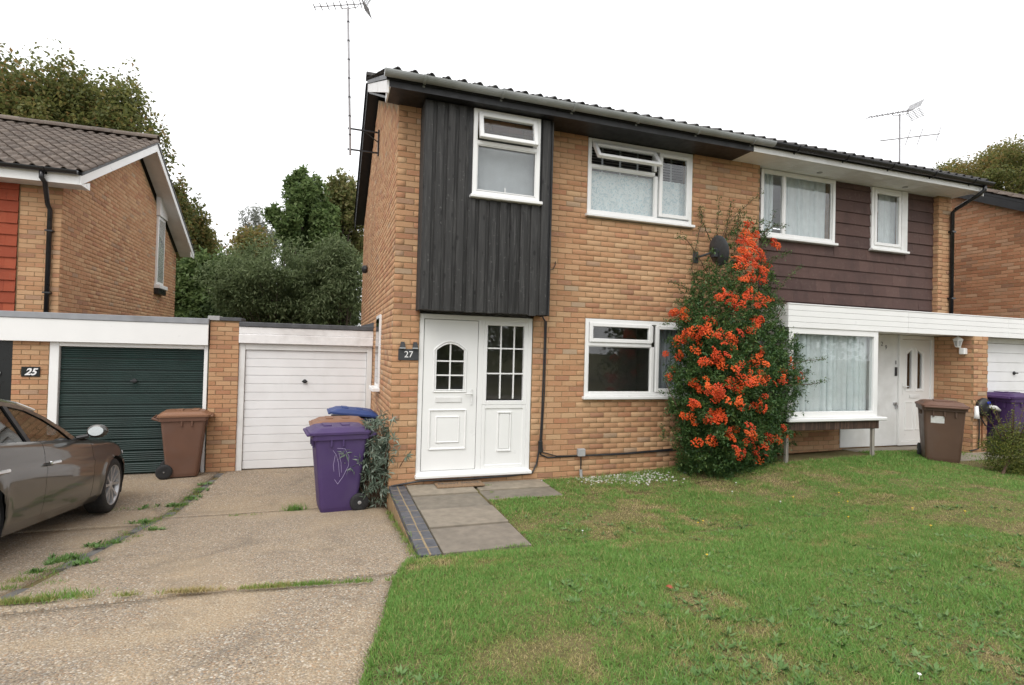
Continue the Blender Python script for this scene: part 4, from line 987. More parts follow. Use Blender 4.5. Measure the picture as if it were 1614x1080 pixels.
hk = MB().tube([(2.0, -.03, 2.90), (2.10, -.03, 2.885), (2.17, -.03, 2.91), (2.20, -.03, 2.97), (2.205, -.03, 3.02)], .006, 6)
single('cable', hk, MAT['black_plastic'], 'short curved cable end sticking out of the wall beside the black boards', 'cable')
mt_ = thing('junction_box', 'small grey utility box on the wall below the ground-floor window', 'box', (2.66, -.04, .0))
part('box', MB().bbox(2.61, 2.72, -.075, -.008, .29, .395, .006), MAT['concrete_grey'], mt_); part('pipe', MB().tube([(2.665, -.04, .29), (2.665, -.045, .08)], .009, 8), MAT['black_plastic'], mt_); part('gland', MB().tube([(2.665, -.045, .1), (2.672, -.05, -.03)], .022, 8), MAT['concrete_grey'], mt_)
# doormat
dm = thing('doormat', 'tan coir doormat reading shut the front door on the path', 'doormat', (.62, -.3, 0))
MAT['coir'] = plain('coir', (.24,.155,.09), .98, var=.25, scale=60, bmp=.9, bscale=300)
q = [pixg(u, v, lambda X, Y: .0) for u, v in ((673, 757), (759, 752), (764, 768), (686, 773))]
c0 = sum(q)/4; md = .235; part('mat', MB().bbox(c0[0]-.31, c0[0]+.31, c0[1]-md, c0[1]+md-.03, .0075, .026, .004), MAT['coir'], dm)
text_part(dm, 'SHUT THE', .10, (c0[0], c0[1]+.06, .0275), MAT['dark_ink'], rot=(0,0,0)); text_part(dm, 'FRONT DOOR', .085, (c0[0], c0[1]-.09, .0275), MAT['dark_ink'], rot=(0,0,0))
# vent and hook on the side wall
single('wall_light', MB().lathe([(.06, 0), (.09, .03), (.085, .09), (.04, .12)], (-.008, 5.2, 3.45), (-1, 0, 0), 14), MAT['black_plastic'], 'round black fitting high on the side wall above the white garage', 'wall light')
# lantern on the porch pier of 29
ln = thing('wall_lantern', 'white lantern with sensor on the brick side of the porch', 'lantern', (9.94, -.44, 1.9))
cy, cz_ = -.44, 2.06
part('bracket', MB().bbox(9.87, 9.962, cy-.07, cy+.02, cz_-.16, cz_-.05, .01).tube([(9.90, cy, cz_-.06), (9.86, cy, cz_-.04), (9.83, cy, cz_)], .014, 8), MAT['upvc'], ln)
part('cage', MB().lathe([(.02, -.04), (.045, -.03), (.075, .09), (.09, .095), (.05, .13), (.015, .15), (.012, .185), (.0, .19)], (9.82, cy, cz_), (0, 0, 1), 6), MAT['upvc'], ln)
lg = MB()
for k in range(6):
    a0 = 2*math.pi*(k+.16)/6; a1 = 2*math.pi*(k+.84)/6
    lg.quad(*[(9.82+r_*math.sin(a_)*1.04, cy-r_*math.cos(a_)*1.04, cz_+h_) for r_, a_, h_ in ((.044, a0, -.02), (.044, a1, -.02), (.069, a1, .078), (.069, a0, .078))])
part('lantern_glass', lg, MAT['concrete_grey'], ln)
# car charger
ch = thing('car_charger', 'round black electric car charger with white plugs on the brick pier', 'charger', (10.15, -.65, .3))
part('body', MB().lathe([(.0, 0), (.15, 0), (.165, .03), (.15, .08), (.06, .10), (.0, .10)], (10.17, -.607, .98), (0, -1, 0), 24), MAT['black_plastic'], ch, True)
MAT['blue_light'] = plain('blue_indicator', (.03,.06,.5), .3)
part('indicator', MB().lathe([(.03, 0), (.028, .02), (0, .022)], (10.20, -.70, 1.06), (0, -1, 0), 14), MAT['blue_light'], ch)
part('plug', MB().tube([(10.22, -.70, 1.0), (10.32, -.74, .98), (10.40, -.76, .93)], [.03, .035, .024], 10), MAT['upvc'], ch, True); part('plug', MB().tube([(10.01, -.63, 1.0), (10.0, -.64, .86), (9.995, -.645, .78)], [.03, .035, .045], 10), MAT['upvc'], ch, True)
cbm = MB().tube([(10.08, -.63, .86), (10.09, -.63, .5), (10.07, -.63, .25), (9.9, -.6, .215)], .012, 6); cbm.tube([(10.38, -.76, .92), (10.42, -.74, .7), (10.36, -.70, .6), (10.2, -.66, .66), (10.1, -.64, .8)], .012, 6)
cbm.tube([(10.28, -.68, .88), (10.36, -.70, .55), (10.5, -.75, .25), (10.55, -.8, .22)], .013, 6); part('charging_cable', cbm, MAT['black_plastic'], ch); MAT['orange_cable'] = plain('brown_conduit', (.22,.09,.04), .6)
part('conduit', MB().tube([(10.19, -.62, .82), (10.185, -.62, .4), (10.2, -.63, .25), (10.3, -.7, .2)], .011, 6), MAT['orange_cable'], ch)
# ------------------------------------------------------------------ aerials and dish
def yagi(root, base, d, n, L, mat, refl=True, el=.1, tilt=.03):
    """boom along d from base; elements across it, grid reflector at the back"""
    d = np.asarray(d, float); d /= np.linalg.norm(d); s = np.cross(d, (0, 0, 1.)); s /= np.linalg.norm(s); b = np.asarray(base, float)
    mb = MB().tube([b-d*.3*L, b+d*.7*L], .008, 6)
    for i in range(n):
        p = b-d*.26*L+d*L*.95*i/(n-1); e = el*(1-.25*i/n); mb.tube([p-s*e, p+s*e], .008, 5); mb.box(p[0]-.008, p[0]+.008, p[1]-.008, p[1]+.008, p[2]-.012, p[2]+.016)
    part('boom', mb, mat, root)
    part('cradle', MB().tube([b-d*.22*L, b-d*.2*L-np.array((0,0,.05)), b-np.array((0,0,.07)), b+d*.15*L-np.array((0,0,.05)), b+d*.17*L], .007, 6), mat, root)
    if refl:
        g = MB(); p = b-d*.3*L
        for q, sg in ((1, 1), (-1, -1)):
            up = (np.array((0, 0, 1.))*sg-d*.75); up /= np.linalg.norm(up)
            for k in range(6): a = p+up*(.03+.034*k); g.tube([a-s*.17, a+s*.17], .007, 4)
            for k in (-1, 0, 1): g.tube([p+s*.15*k*.8, p+s*.15*k*.8+up*.22], .005, 4)
        part('reflector', g, mat, root)
ax, ay = -.51, 3.0
an = thing('tv_aerial', 'tall TV aerial on a bracket at the gable above the white garage', 'aerial', (ax, ay, 5.0))
mb_ = pix(552, 240, 'y', ay); mt2 = pix(548.5, 12, 'y', ay)
part('mast', MB().tube([mb_+np.array((0,0,-.05)), mt2+np.array((0,0,.0))], .02, 8), MAT['aluminium'], an)
cl = MB()
for k in range(7): p = mb_+(mt2-mb_)*(.12+.13*k); cl.lathe([(.024, -.012), (.024, .012)], p, (0, 0, 1), 8)
part('clip', cl, MAT['black_plastic'], an)
br = MB(); z0_, z1_ = mb_[2]+.05, mb_[2]+.42
br.box(mb_[0]-.05, .0, ay-.012, ay+.012, z0_-.012, z0_+.012); br.box(mb_[0]-.05, .0, ay-.012, ay+.012, z1_-.012, z1_+.012); br.box(-.035, -.007, ay-.02, ay+.02, z0_-.05, z1_+.05); br.tube([(-.03, ay, z0_+.2), (-.30, ay, z1_)], .010, 6)
part('bracket', br, MAT['gutter_black'], an)
p0 = pix(508, 5, 'y', ay); p1 = pix(600, -12, 'y', ay); dirv = (p0-p1); dirv[1] = .25
dirv[2] *= .35; yagi(an, mt2+np.array((0, 0, .05)), dirv, 8, .85, MAT['aluminium'], el=.13)
ry = 1.1
b2 = pix(1419, 255, 'y', ry); t2 = pix(1418, 180, 'y', ry)
a2 = thing('tv_aerial', 'TV aerial with two booms on a mast at the far end of the roof', 'aerial', b2-np.array((0, 0, .9)))
part('mast', MB().tube([b2-np.array((0, 0, 1.2)), t2], .018, 8), MAT['aluminium'], a2)
part('bracket', MB().box(10.29, b2[0]+.02, ry-.012, ry+.012, b2[2]-1.16, b2[2]-1.13).box(10.29, b2[0]+.02, ry-.012, ry+.012, b2[2]-.84, b2[2]-.81).box(10.29, 10.32, ry-.02, ry+.02, b2[2]-1.2, b2[2]-.78), MAT['gutter_black'], a2)
e0 = pix(1377, 178, 'y', ry); e1 = pix(1455, 168, 'y', ry); dv = e0-e1; dv[1] = .15
yagi(a2, t2+np.array((0, 0, .04)), dv, 9, 1.15, MAT['aluminium'], el=.09)
f0 = pix(1388, 222, 'y', ry); f1 = pix(1481, 211, 'y', ry); dv = f1-f0; dv /= np.linalg.norm(dv); sv = np.array((.25, -.9, .42))
lb = MB().tube([f0, f1], .012, 6)
for k, L_ in ((.45, .30), (.66, .30), (.98, .26)): p = f0+(f1-f0)*k; lb.tube([p-np.array((.10, 0, .22))*L_*3, p+np.array((.10, 0, .22))*L_*3], .009, 5)
part('boom', lb, MAT['aluminium'], a2)
ds = thing('satellite_dish', 'dark grey satellite dish on the brick wall above the berry bush', 'satellite dish', (4.55, -.02, 3.2))
MAT['dish'] = plain('dark_grey_dish', (.052,.056,.062), .5, var=.15, scale=20)
dc = np.array((4.74, -.30, 3.34)); dn = np.array((.97, -.05, .22)); dn /= np.linalg.norm(dn)
prof = [(.0, 0), (.06, .003), (.12, .012), (.18, .027), (.225, .045), (.23, .05), (.225, .05), (.18, .034), (.12, .018), (.06, .009), (0, .006)]
q = MB().lathe(prof, dc-dn*.04, dn, 28); part('reflector_dish', q, MAT['dish'], ds, True)
part('mount', MB().bbox(4.50, 4.60, -.02, -.008, 3.18, 3.36, .004).tube([(4.55, -.015, 3.27), (4.58, -.12, 3.275), tuple(dc-dn*.06)], .018, 8).bbox(dc[0]-.09, dc[0]-.02, dc[1]-.02, dc[1]+.06, dc[2]-.10, dc[2]+.03, .005), MAT['dish'], ds)
lt = dc+dn*.30-np.array((0, 0, .22)); part('feed_arm', MB().tube([tuple(dc-np.array((0, 0, .21))), tuple(lt)], .011, 6), MAT['dish'], ds)
part('receiver', MB().tube([tuple(lt-dn*.02), tuple(lt+np.array((.05, -.02, .03)))], .028, 10).ball(tuple(lt-dn*.05+np.array((0, 0, .02))), .03), MAT['black_plastic'], ds, True)

# ------------------------------------------------------------------ wheelie bins
def plastic(name, col):
    return plain(name, col, .55, var=.1, scale=3, dirt=tuple(min(1, c*.6+.06) for c in col), dirt_amt=.35, bmp=.12, bscale=250)
MAT['bin_brown'] = plastic('brown_bin_plastic', (.135,.066,.042)); MAT['bin_purple'] = plastic('purple_bin_plastic', (.058,.031,.115)); MAT['bin_blue'] = plastic('blue_bin_plastic', (.03,.06,.20)); MAT['bin_dark'] = plastic('dark_blue_bin_plastic', (.012,.02,.05))
MAT['bin_purple2'] = plastic('dark_purple_bin_plastic', (.055,.022,.10)); MAT['bin_brown_shaded'] = plastic('dull_brown_bin_plastic', (.10,.056,.036)); MAT['bin_lidbrown'] = plastic('pale_brown_lid', (.23,.115,.065))  # porch bin's brown is darkened to carry the shade it stands in
def loft(rings, cap0=True, cap1=True):
    mb = MB(); n = len(rings[0]); V = [p for r in rings for p in r]
    F = [(i*n+j, i*n+(j+1)%n, (i+1)*n+(j+1)%n, (i+1)*n+j) for i in range(len(rings)-1) for j in range(n)]
    if cap0: F.append(tuple(range(n-1, -1, -1)))
    if cap1: F.append(tuple((len(rings)-1)*n+j for j in range(n)))
    return mb.add(V, F)
def rrect(x0, x1, y0, y1, z, r, n=4):
    P = []
    for cx, cy, a0 in ((x1-r, y1-r, 0), (x0+r, y1-r, 90), (x0+r, y0+r, 180), (x1-r, y0+r, 270)):
        for k in range(n+1):
            a = R(a0+90*k/n); P.append((cx+r*math.cos(a), cy+r*math.sin(a), z))
    return P
def wheelie_bin(label, loc, rotz, mbody, mlid, group, lid_tilt=0., pitch=0., H=1.0, badge=False, wheel_r=.115):
    """local: front of the bin at -y, hinge and wheels at +y"""
    t = thing('wheelie_bin', label, 'bin', loc, group)
    t.rotation_euler = (pitch, 0, rotz)
    def P(n_, mb, m_, par=None, smooth=False):
        return part(n_, mb, m_, par or t, smooth, local=True)
    rings = [rrect(-.215, .215, -.215, .20, .02, .05), rrect(-.225, .225, -.225, .215, .07, .05), rrect(-.262, .262, -.30, .30, .86*H, .045), rrect(-.265, .265, -.305, .305, .90*H, .045), rrect(-.285, .285, -.335, .33, .905*H, .045), rrect(-.288, .288, -.338, .335, .965*H, .045)]
    body = P('body', loft(rings), mbody, None)
    for x in (-.14, 0., .14): P('rib', MB().bbox(x-.012, x+.012, -.325, -.30, .80*H, .90*H, .003), mbody, body)
    for x in (-.17, -.06, .06, .17):
        for sx in (-1, 1): pass
    for sx in (-1, 1):
        for y in (-.12, .02): P('rib', MB().bbox(min(sx*.262, sx*.283), max(sx*.262, sx*.283), y-.012, y+.012, .82*H, .903*H, .003), mbody, body)
    zt = .968*H
    lr = [rrect(-.30, .30, -.37, .35, zt, .05), rrect(-.302, .302, -.375, .352, zt+.028, .05), rrect(-.27, .27, -.33, .32, zt+.045, .05), rrect(-.24, .24, -.28, .28, zt+.075, .06), rrect(-.20, .20, -.22, .22, zt+.085, .06)]
    lid = loft(lr); lid.bbox(-.12, .12, -.20, -.10, zt+.083, zt+.10, .006); lid.bbox(-.27, .27, -.405, -.365, zt-.012, zt+.018, .008)
    grip = MB().bbox(-.10, .10, .02, .12, zt+.083, zt+.098, .006)
    for m_ in (lid, grip):
        if lid_tilt:
            c, s_ = math.cos(lid_tilt), math.sin(lid_tilt); m_.v = [(x, .35+(y-.35)*c+(z-zt)*s_*0, zt+(z-zt)*c-(y-.35)*s_) for x, y, z in m_.v]
    lo_ = P('lid', lid, mlid); P('lid_panel', grip, mlid, lo_)
    P('handle', MB().tube([(-.22, .33, .92*H), (-.22, .41, .95*H), (.22, .41, .95*H), (.22, .33, .92*H)], .018, 8).tube([(-.06, .33, .93*H), (-.06, .41, .95*H)], .015, 6).tube([(.06, .33, .93*H), (.06, .41, .95*H)], .015, 6), mbody)
    P('axle', MB().tube([(-.27, .235, wheel_r), (.27, .235, wheel_r)], .011, 8), MAT['steel'])
    for sx in (-1, 1):
        c = (sx*.235, .235, wheel_r); wr = wheel_r
        w_ = P('wheel', MB().lathe([(wr*.55, -.022), (wr*.93, -.024), (wr, -.014), (wr, .014), (wr*.93, .024), (wr*.55, .022)], c, (sx, 0, 0), 22), MAT['rubber'], None, True)
        P('hub', MB().lathe([(wr*.6, -.012), (wr*.6, .012), (wr*.52, .02), (wr*.2, .016), (wr*.18, .028), (0, .03)], c, (sx, 0, 0), 18), MAT['concrete_grey'] if badge != 'dark' else MAT['black_plastic'], w_, False)
    return t
BG = 'wheelie bins standing by the garages and the porch'
# brown bin by the green door: base seen at (255..305, 755)
bp_ = pixg(283, 754, zd); wheelie_bin('brown wheelie bin in front of the dark green garage door', (bp_[0]-.0, bp_[1]+.22, -.37), R(97), MAT['bin_brown'], MAT['bin_lidbrown'], BG, H=.99, badge='dark')
bp_ = pixg(531, 807, zd); pb_ = bp_
tp = wheelie_bin('purple wheelie bin with scratched oval marks, in front of the white garage', (bp_[0]-.0, bp_[1]+.24, zd(0, bp_[1]+.2)), R(-83), MAT['bin_purple'], MAT['bin_purple'], BG, H=1.0, pitch=0., badge=True)
# scratches on the purple bin
MAT['scratch'] = plain('pale_scratch', (.42,.36,.55), .7)
sc_ = MB()
def onface(u, v): return (u, v)
for pts in ([(-.10, .78), (-.06, .72), (-.03, .62), (-.02, .52), (-.01, .45)], [(-.05, .80), (.04, .79), (.09, .70), (.09, .58), (.03, .45), (-.03, .36), (-.07, .42)], [(-.07, .72), (-.09, .60), (-.08, .52)], [(-.03, .74), (.0, .62), (.01, .50)]):
    for a, b_ in zip(pts, pts[1:]):
        w0 = [(.2645-(.9-z)*.047+.0015) for _, z in (a, b_)]
        sc_.tube([(w0[0], a[0], a[1]), (w0[1], b_[0], b_[1])], .0022, 4)
part('scratch', sc_, MAT['scratch'], tp, local=True)
wheelie_bin('brown-lidded wheelie bin standing behind the purple bin', (bp_[0]+.03, bp_[1]+1.15, -.37), R(-86), MAT['bin_brown'], MAT['bin_lidbrown'], BG, H=1.06)
wheelie_bin('blue-lidded dark wheelie bin tucked behind the grey-leaved shrub', (bp_[0]+.26, bp_[1]+1.95, -.37), R(-88), MAT['bin_dark'], MAT['bin_blue'], BG, lid_tilt=.10, H=1.07)
q = pix(1476, 732, 'z', .17)
t29 = wheelie_bin('brown wheelie bin with a white sticker, standing on the lawn by the porch', (q[0]+.36, q[1]+.18, zl(q[0], q[1])-.01), R(-48), MAT['bin_brown_shaded'], MAT['bin_brown'], BG, H=.90, badge='dark')
MAT['sticker'] = plain('white_sticker', (.6,.6,.58), .6, var=.1, scale=30)
st_ = MB().box(-.17, .0, -.3005, -.2985, .62, .73); st_.v = [(x, y+(.775-z)*.107-.0005, z) for x, y, z in st_.v]; part('sticker', st_, MAT['sticker'], t29, local=True)
wheelie_bin('dark purple wheelie bin in front of the white garage door by the charger', (10.72, -.72, .17), R(-95), MAT['bin_purple2'], MAT['bin_purple2'], BG, H=1.02, badge='dark')
# ------------------------------------------------------------------ the parked car
def car_paint():
    mt, t, b, o = newmat('grey_brown_metallic'); c = ramp(t, noise(t, 900, 2), [(.35, (.040,.038,.035)), (.65, (.062,.058,.053))])
    t.links.new(c, b.inputs['Base Color']); b.inputs['Metallic'].default_value = .55; b.inputs['Roughness'].default_value = .34
    b.inputs['Coat Weight'].default_value = 1.; b.inputs['Coat Roughness'].default_value = .03; return mt
MAT['carpaint'] = car_paint(); MAT['seat'] = plain('car_interior', (.02,.02,.022), .7); MAT['alloy'] = plain('alloy_rim', (.46,.46,.47), .32, metal=.5, var=.05); MAT['lamp_clear'] = plain('headlamp', (.5,.5,.52), .1, metal=.3)
MAT['mirror'] = plain('mirror_glass', (.34,.36,.36), .12, metal=.6, var=.01); MAT['red_lamp'] = plain('red_tail_lamp', (.25,.01,.01), .15)
def itp(x, tab):
    xs_ = [a for a, _ in tab]; return float(np.interp(x, xs_, [b for _, b in tab]))
def make_car(label, loc, rot, paint=None):
    paint = paint or MAT['carpaint']
    t = thing('parked_car', label, 'car', loc); t.rotation_euler = rot
    def P(n_, mb, m_, par=None, smooth=False): return part(n_, mb, m_, par or t, smooth, local=True)
    def Wd(y):
        if y > .2: return .905-.36*((y-.2)/.6)**2.4
        if y < -2.9: return .905-.13*((-2.9-y)/.95)**2
        return .905
    Bt = [(-3.84,.80),(-3.72,.93),(-3.4,.99),(-2.8,.985),(-1.6,.955),(-1.0,.93),(-.6,.915),(-.2,.89),(.1,.86),(.4,.80),(.62,.73),(.74,.64),(.79,.52)]
    Ct = [(-3.84,.86),(-3.72,1.0),(-3.5,1.06),(-3.0,1.03),(-1.0,1.0),(-.6,1.0),(0,.955),(.4,.88),(.62,.79),(.74,.68),(.79,.54)]
    lev = [(.19,.085),(.235,.05),(.285,.024),(.36,.010),(.45,.003),(.54,.0),(.62,.001),(.69,.0),(.712,.014),(.76,.026),(.82,.034),(.88,.05),(.915,.068),(.93,.088)]
    def side(y, k, s):
        z0, off = lev[k]; B = itp(y, Bt); z = .19+(z0-.19)*(B-.19)/(.74); W = Wd(y)-off
        fl_ = 0.
        for yc in (0., -2.81):
            d = math.hypot(y-yc, z-.33); fl_ += .014*math.exp(-((d-.37)/.05)**2)
        return [s*(W+fl_), y, z]
    RA = .358
    def panel(name, y0, y1, k0, k1, s, par=None, n=None):
        n = n or max(4, int(abs(y1-y0)/.035)); V = []; ins = []
        for i in range(n+1):
            y = y0+(y1-y0)*i/n
            for k in range(k0, k1+1):
                p = side(y, k, s); io = False
                for yc in (0., -2.81):
                    d = math.hypot(p[1]-yc, p[2]-.33)
                    if d < RA:
                        io = True; f = RA/max(d, 1e-4); p[1] = yc+(p[1]-yc)*f; p[2] = .33+(p[2]-.33)*f
                V.append(p); ins.append(io)
        m_ = k1-k0+1; F = []
        for i in range(n):
            for k in range(m_-1):
                q = (i*m_+k, (i+1)*m_+k, (i+1)*m_+k+1, i*m_+k+1)
                if all(ins[a] for a in q): continue
                F.append(q if s < 0 else q[::-1])
        mb = MB(); mb.add(V, F); return P(name, mb, paint, par, True)
    K = len(lev)-1; g = .004
    for s in (1, -1):
        panel('wing', .79, -.66+g, 2, K, s); panel('sill', -.36, -2.45, 0, 2, s)
        if s == 1 or True:
            d1 = panel('door', -.66-g, -1.80+g, 2, K, s); d2 = panel('door', -1.80-g, -2.72+g, 2, K, s)
        panel('rear_wing', -2.72-g, -3.84, 2, K, s); panel('bumper_corner', .79, .36, 0, 2, s); panel('bumper_corner', -3.16, -3.84, 0, 2, s)
        for dpart, yh in ((d1, -1.68), (d2, -2.60)):
            P('door_handle', MB().bbox(min(s*.905, s*.935), max(s*.905, s*.935), yh-.11, yh+.09, .735, .768, .008), MAT['chrome'], dpart)
    dk = MB(); n = 30                                                   # bonnet and boot
    for name, ya, yb_ in (('bonnet', .785, -.62), ('boot', -3.45, -3.838)):
        V = []; m_ = 13; mb = MB(); n = 22
        for i in range(n+1):
            y = ya+(yb_-ya)*i/n; B = itp(y, Bt); C_ = itp(y, Ct); W = Wd(y)-.088
            for j in range(m_):
                q = -1+2*j/(m_-1); V.append((W*q, y, B+(C_-B)*(1-q*q)+.012*(abs(q) > .55)*(abs(q) < .85)))
        mb.add(V, [(i*m_+j, i*m_+j+1, (i+1)*m_+j+1, (i+1)*m_+j) for i in range(n) for j in range(m_-1)]); P(name, mb, paint, None, True)
    for ya, nm in ((.79, 'grille_panel'), (-3.84, 'tail_panel')):
        W = Wd(ya); mb = MB().add([(-W+.09, ya, .2), (W-.09, ya, .2), (W, ya, .4), (W-.05, ya, itp(ya, Bt)), (-W+.05, ya, itp(ya, Bt)), (-W, ya, .4)], [(0, 1, 2, 3, 4, 5)]); P(nm, mb, paint)
    inn = MB().box(-.80, .80, -2.3, -.5, .22, .80); inn.box(-.60, .60, -3.75, .68, .24, .60); P('underbody', inn, MAT['seat'])
    for s in (1, -1):                                                   # arches, wheels, lamps
        for yc in (0., -2.81):
            V = []
            for i in range(17):
                a = math.pi*(-.12+1.24*i/16); V += [(s*.89, yc+RA*1.005*math.cos(a), .33+RA*1.005*math.sin(a)), (s*.60, yc+RA*1.005*math.cos(a), .33+RA*1.005*math.sin(a))]
            mb = MB().add(V, [(2*i, 2*i+1, 2*i+3, 2*i+2) for i in range(16)]); mb.add([V[2*i+1] for i in range(17)], [tuple(range(17))]); P('wheel_arch', mb, MAT['rubber'])
            c = np.array((s*.79, yc, .33))
            w_ = P('wheel', MB().lathe([(.235, -.11), (.30, -.112), (.325, -.09), (.332, -.05), (.332, .05), (.325, .09), (.30, .105), (.245, .108), (.236, .10)], c, (s, 0, 0), 40, False), MAT['rubber'], None, True)
            P('rim', MB().lathe([(.238, .02), (.246, .103), (.240, .108), (.232, .10), (.226, .04)], c, (s, 0, 0), 40, False), MAT['alloy'], w_, True)
            P('brake_disc', MB().lathe([(.0, -.02), (.225, -.02), (.225, .0), (.16, .004), (0, .01)], c, (s, 0, 0), 28), MAT['black_plastic'], w_)
            sp = MB().lathe([(.055, .06), (.05, .085), (.03, .09), (0, .09)], c, (s, 0, 0), 16)
            for k in range(5):
                for e in (-.17, .17):
                    a = 2*math.pi*k/5+.3+e; a2_ = 2*math.pi*k/5+.3+e*1.7
                    p0_ = c+np.array((s*.085, .045*math.cos(a), .045*math.sin(a))); p1_ = c+np.array((s*.098, .232*math.cos(a2_), .232*math.sin(a2_)))
                    tn = np.array((0, -math.sin(a2_), math.cos(a2_))); dx = np.array((-s*.03, 0, 0))
                    sp.add([p0_-tn*.012, p0_+tn*.012, p1_+tn*.015, p1_-tn*.015, p0_-tn*.012+dx, p0_+tn*.012+dx, p1_+tn*.015+dx, p1_-tn*.015+dx], [(0,1,2,3), (7,6,5,4), (1,0,4,5), (2,1,5,6), (3,2,6,7), (0,3,7,4)])
            P('spokes', sp, MAT['alloy'], w_)
            V = [side(y, 7, s) for y in (.45, .6, .72)]
        P('headlamp', MB().tube([(s*.80, .50, .70), (s*.70, .66, .655), (s*.55, .755, .62)], [.03, .05, .035], 10), MAT['lamp_clear'], None, True)
        P('tail_lamp', MB().tube([(s*.80, -3.66, .80), (s*.70, -3.80, .80)], [.05, .06], 10), MAT['red_lamp'], None, True)
        P('mirror_arm', MB().tube([(s*.80, -.92, .95), (s*.90, -.90, .97)], .022, 8), MAT['black_plastic'])
        mh = MB().ball((0, 0, 0), 1, 14, 10); mh.v = [(s*.975+x*.10, -.885+(y*.10 if y > 0 else y*.03), 1.02+z*.075) for x, y, z in mh.v]; mo_ = P('mirror', mh, paint, None, True)
        mg = MB().lathe([(1, 0), (.01, .0)], (0, 0, 0), (0, 1, 0), 18, False); mg.v = [(s*.975+x*.072, -.935+z*.012, 1.02+z*.050) for x, y, z in mg.v]; P('mirror_glass', mg, MAT['mirror'], mo_)
    # greenhouse
    GS = .82
    def gx(z): return .822-.44*(z-.93)
    O = [(-.92,.918),(-1.17,1.085),(-1.47,1.245),(-1.78,1.36),(-2.1,1.412),(-2.6,1.415),(-3.0,1.345),(-3.35,1.20),(-3.62,1.0)]
    I1 = [(-1.10,.945),(-1.265,1.07),(-1.53,1.215),(-1.80,1.318),(-2.08,1.362)]; I2 = [(-2.15,1.365),(-2.6,1.366),(-2.93,1.30),(-3.18,1.18)]
    O, I1, I2 = [[(y, .93+(z-.93)*GS) for y, z in L] for L in (O, I1, I2)]
    for s in (1, -1):
        def q3(p, e=0.): return (s*(gx(p[1])+e), p[0], p[1])
        mb = MB()
        for a, b_ in zip(range(4), range(1, 5)): mb.prism([q3(O[a]), q3(O[b_]), q3(I1[b_]), q3(I1[a])], (-s*.03, 0, 0))
        mb.prism([q3(O[4]), q3(O[5]), q3(I2[1]), q3(I2[0]), q3(I1[4])], (-s*.03, 0, 0)); mb.prism([q3(O[5]), q3(O[6]), q3(I2[2]), q3(I2[1])], (-s*.03, 0, 0)); mb.prism([q3(O[6]), q3(O[7]), q3(I2[3]), q3(I2[2])], (-s*.03, 0, 0)); mb.prism([q3(O[7]), q3(O[8]), q3((-3.0, .98)), q3(I2[3])], (-s*.03, 0, 0))
        P('pillar', mb, paint)
        P('pillar_trim', MB().prism([q3(I1[4], .002), q3(I2[0], .002), q3((-2.0, .96), .002), q3((-1.93, .96), .002)], (-s*.03, 0, 0)), MAT['black_plastic'])
        P('side_glass', MB().prism([q3(p, -.012) for p in I1+[(-1.94, .95)]], (-s*.004, 0, 0)), MAT['carglass']); P('side_glass', MB().prism([q3(p, -.012) for p in [(-2.0, .95)]+I2+[(-3.0, .97)]], (-s*.004, 0, 0)), MAT['carglass'])
        P('belt_trim', MB().tube([(s*(gx(.94)+.004), -.98, .928), (s*(gx(.95)+.004), -1.9, .955), (s*(gx(.97)+.004), -2.95, .975)], .008, 6), MAT['black_plastic'])
        P('roof_rail', MB().tube([(s*(gx(z)-.005), y, z+.010) for y, z in [(a, .93+(b-.93)*GS) for a, b in [(-1.62,1.31),(-1.9,1.39),(-2.2,1.425),(-2.6,1.426),(-2.95,1.37)]]], .013, 6), MAT['chrome'])
        P('shelf', MB().add([(s*.83, -.66, .92), (s*.83, -3.5, .985), (s*.78, -3.5, .985), (s*.78, -.66, .92)], [(0, 1, 2, 3) if s < 0 else (3, 2, 1, 0)]), paint)
    def cross(i, bul):
        y, z = O[i]; g_ = gx(z); return [(g_*q, y+bul*(1-q*q), z+.045*(1-q*q)) for q in np.linspace(-1, 1, 13)]
    bl_ = [.42, .36, .26, .17, .08, -.02, -.10, -.16, -.14]
    rows = [cross(i, bl_[i]) for i in range(9)]
    def sheet(a, b_): 
        mb = MB(); V = [p for r_ in rows[a:b_+1] for p in r_]; return mb.add(V, [(i*13+j, i*13+j+1, (i+1)*13+j+1, (i+1)*13+j) for i in range(b_-a) for j in range(12)])
    P('windscreen', sheet(0, 3), MAT['carglass'], None, True); P('roof', sheet(3, 6), paint, None, True); P('rear_window', sheet(6, 8), MAT['carglass'], None, True)
    for x in (-.38, .38):
        P('seat', MB().bbox(x-.25, x+.25, -2.2, -1.62, .35, .62, .05).bbox(x-.24, x+.24, -2.36, -2.16, .5, 1.06, .05).bbox(x-.13, x+.13, -2.36, -2.24, 1.06, 1.18, .04), MAT['seat'])
    P('dashboard', MB().bbox(-.72, .72, -1.25, -.75, .6, .94, .05), MAT['seat'])
    P('steering_wheel', MB().tube([(.38+.18*math.cos(a), -1.42-.07*math.sin(a), .90+.165*math.sin(a)) for a in np.linspace(0, 6.283, 25)], .015, 8), MAT['seat'])
    return t
car = make_car('grey-brown metallic saloon car parked nose-in before the dark green garage door', (-4.155, .96, -.37), (-.113, 0, R(0.2)))
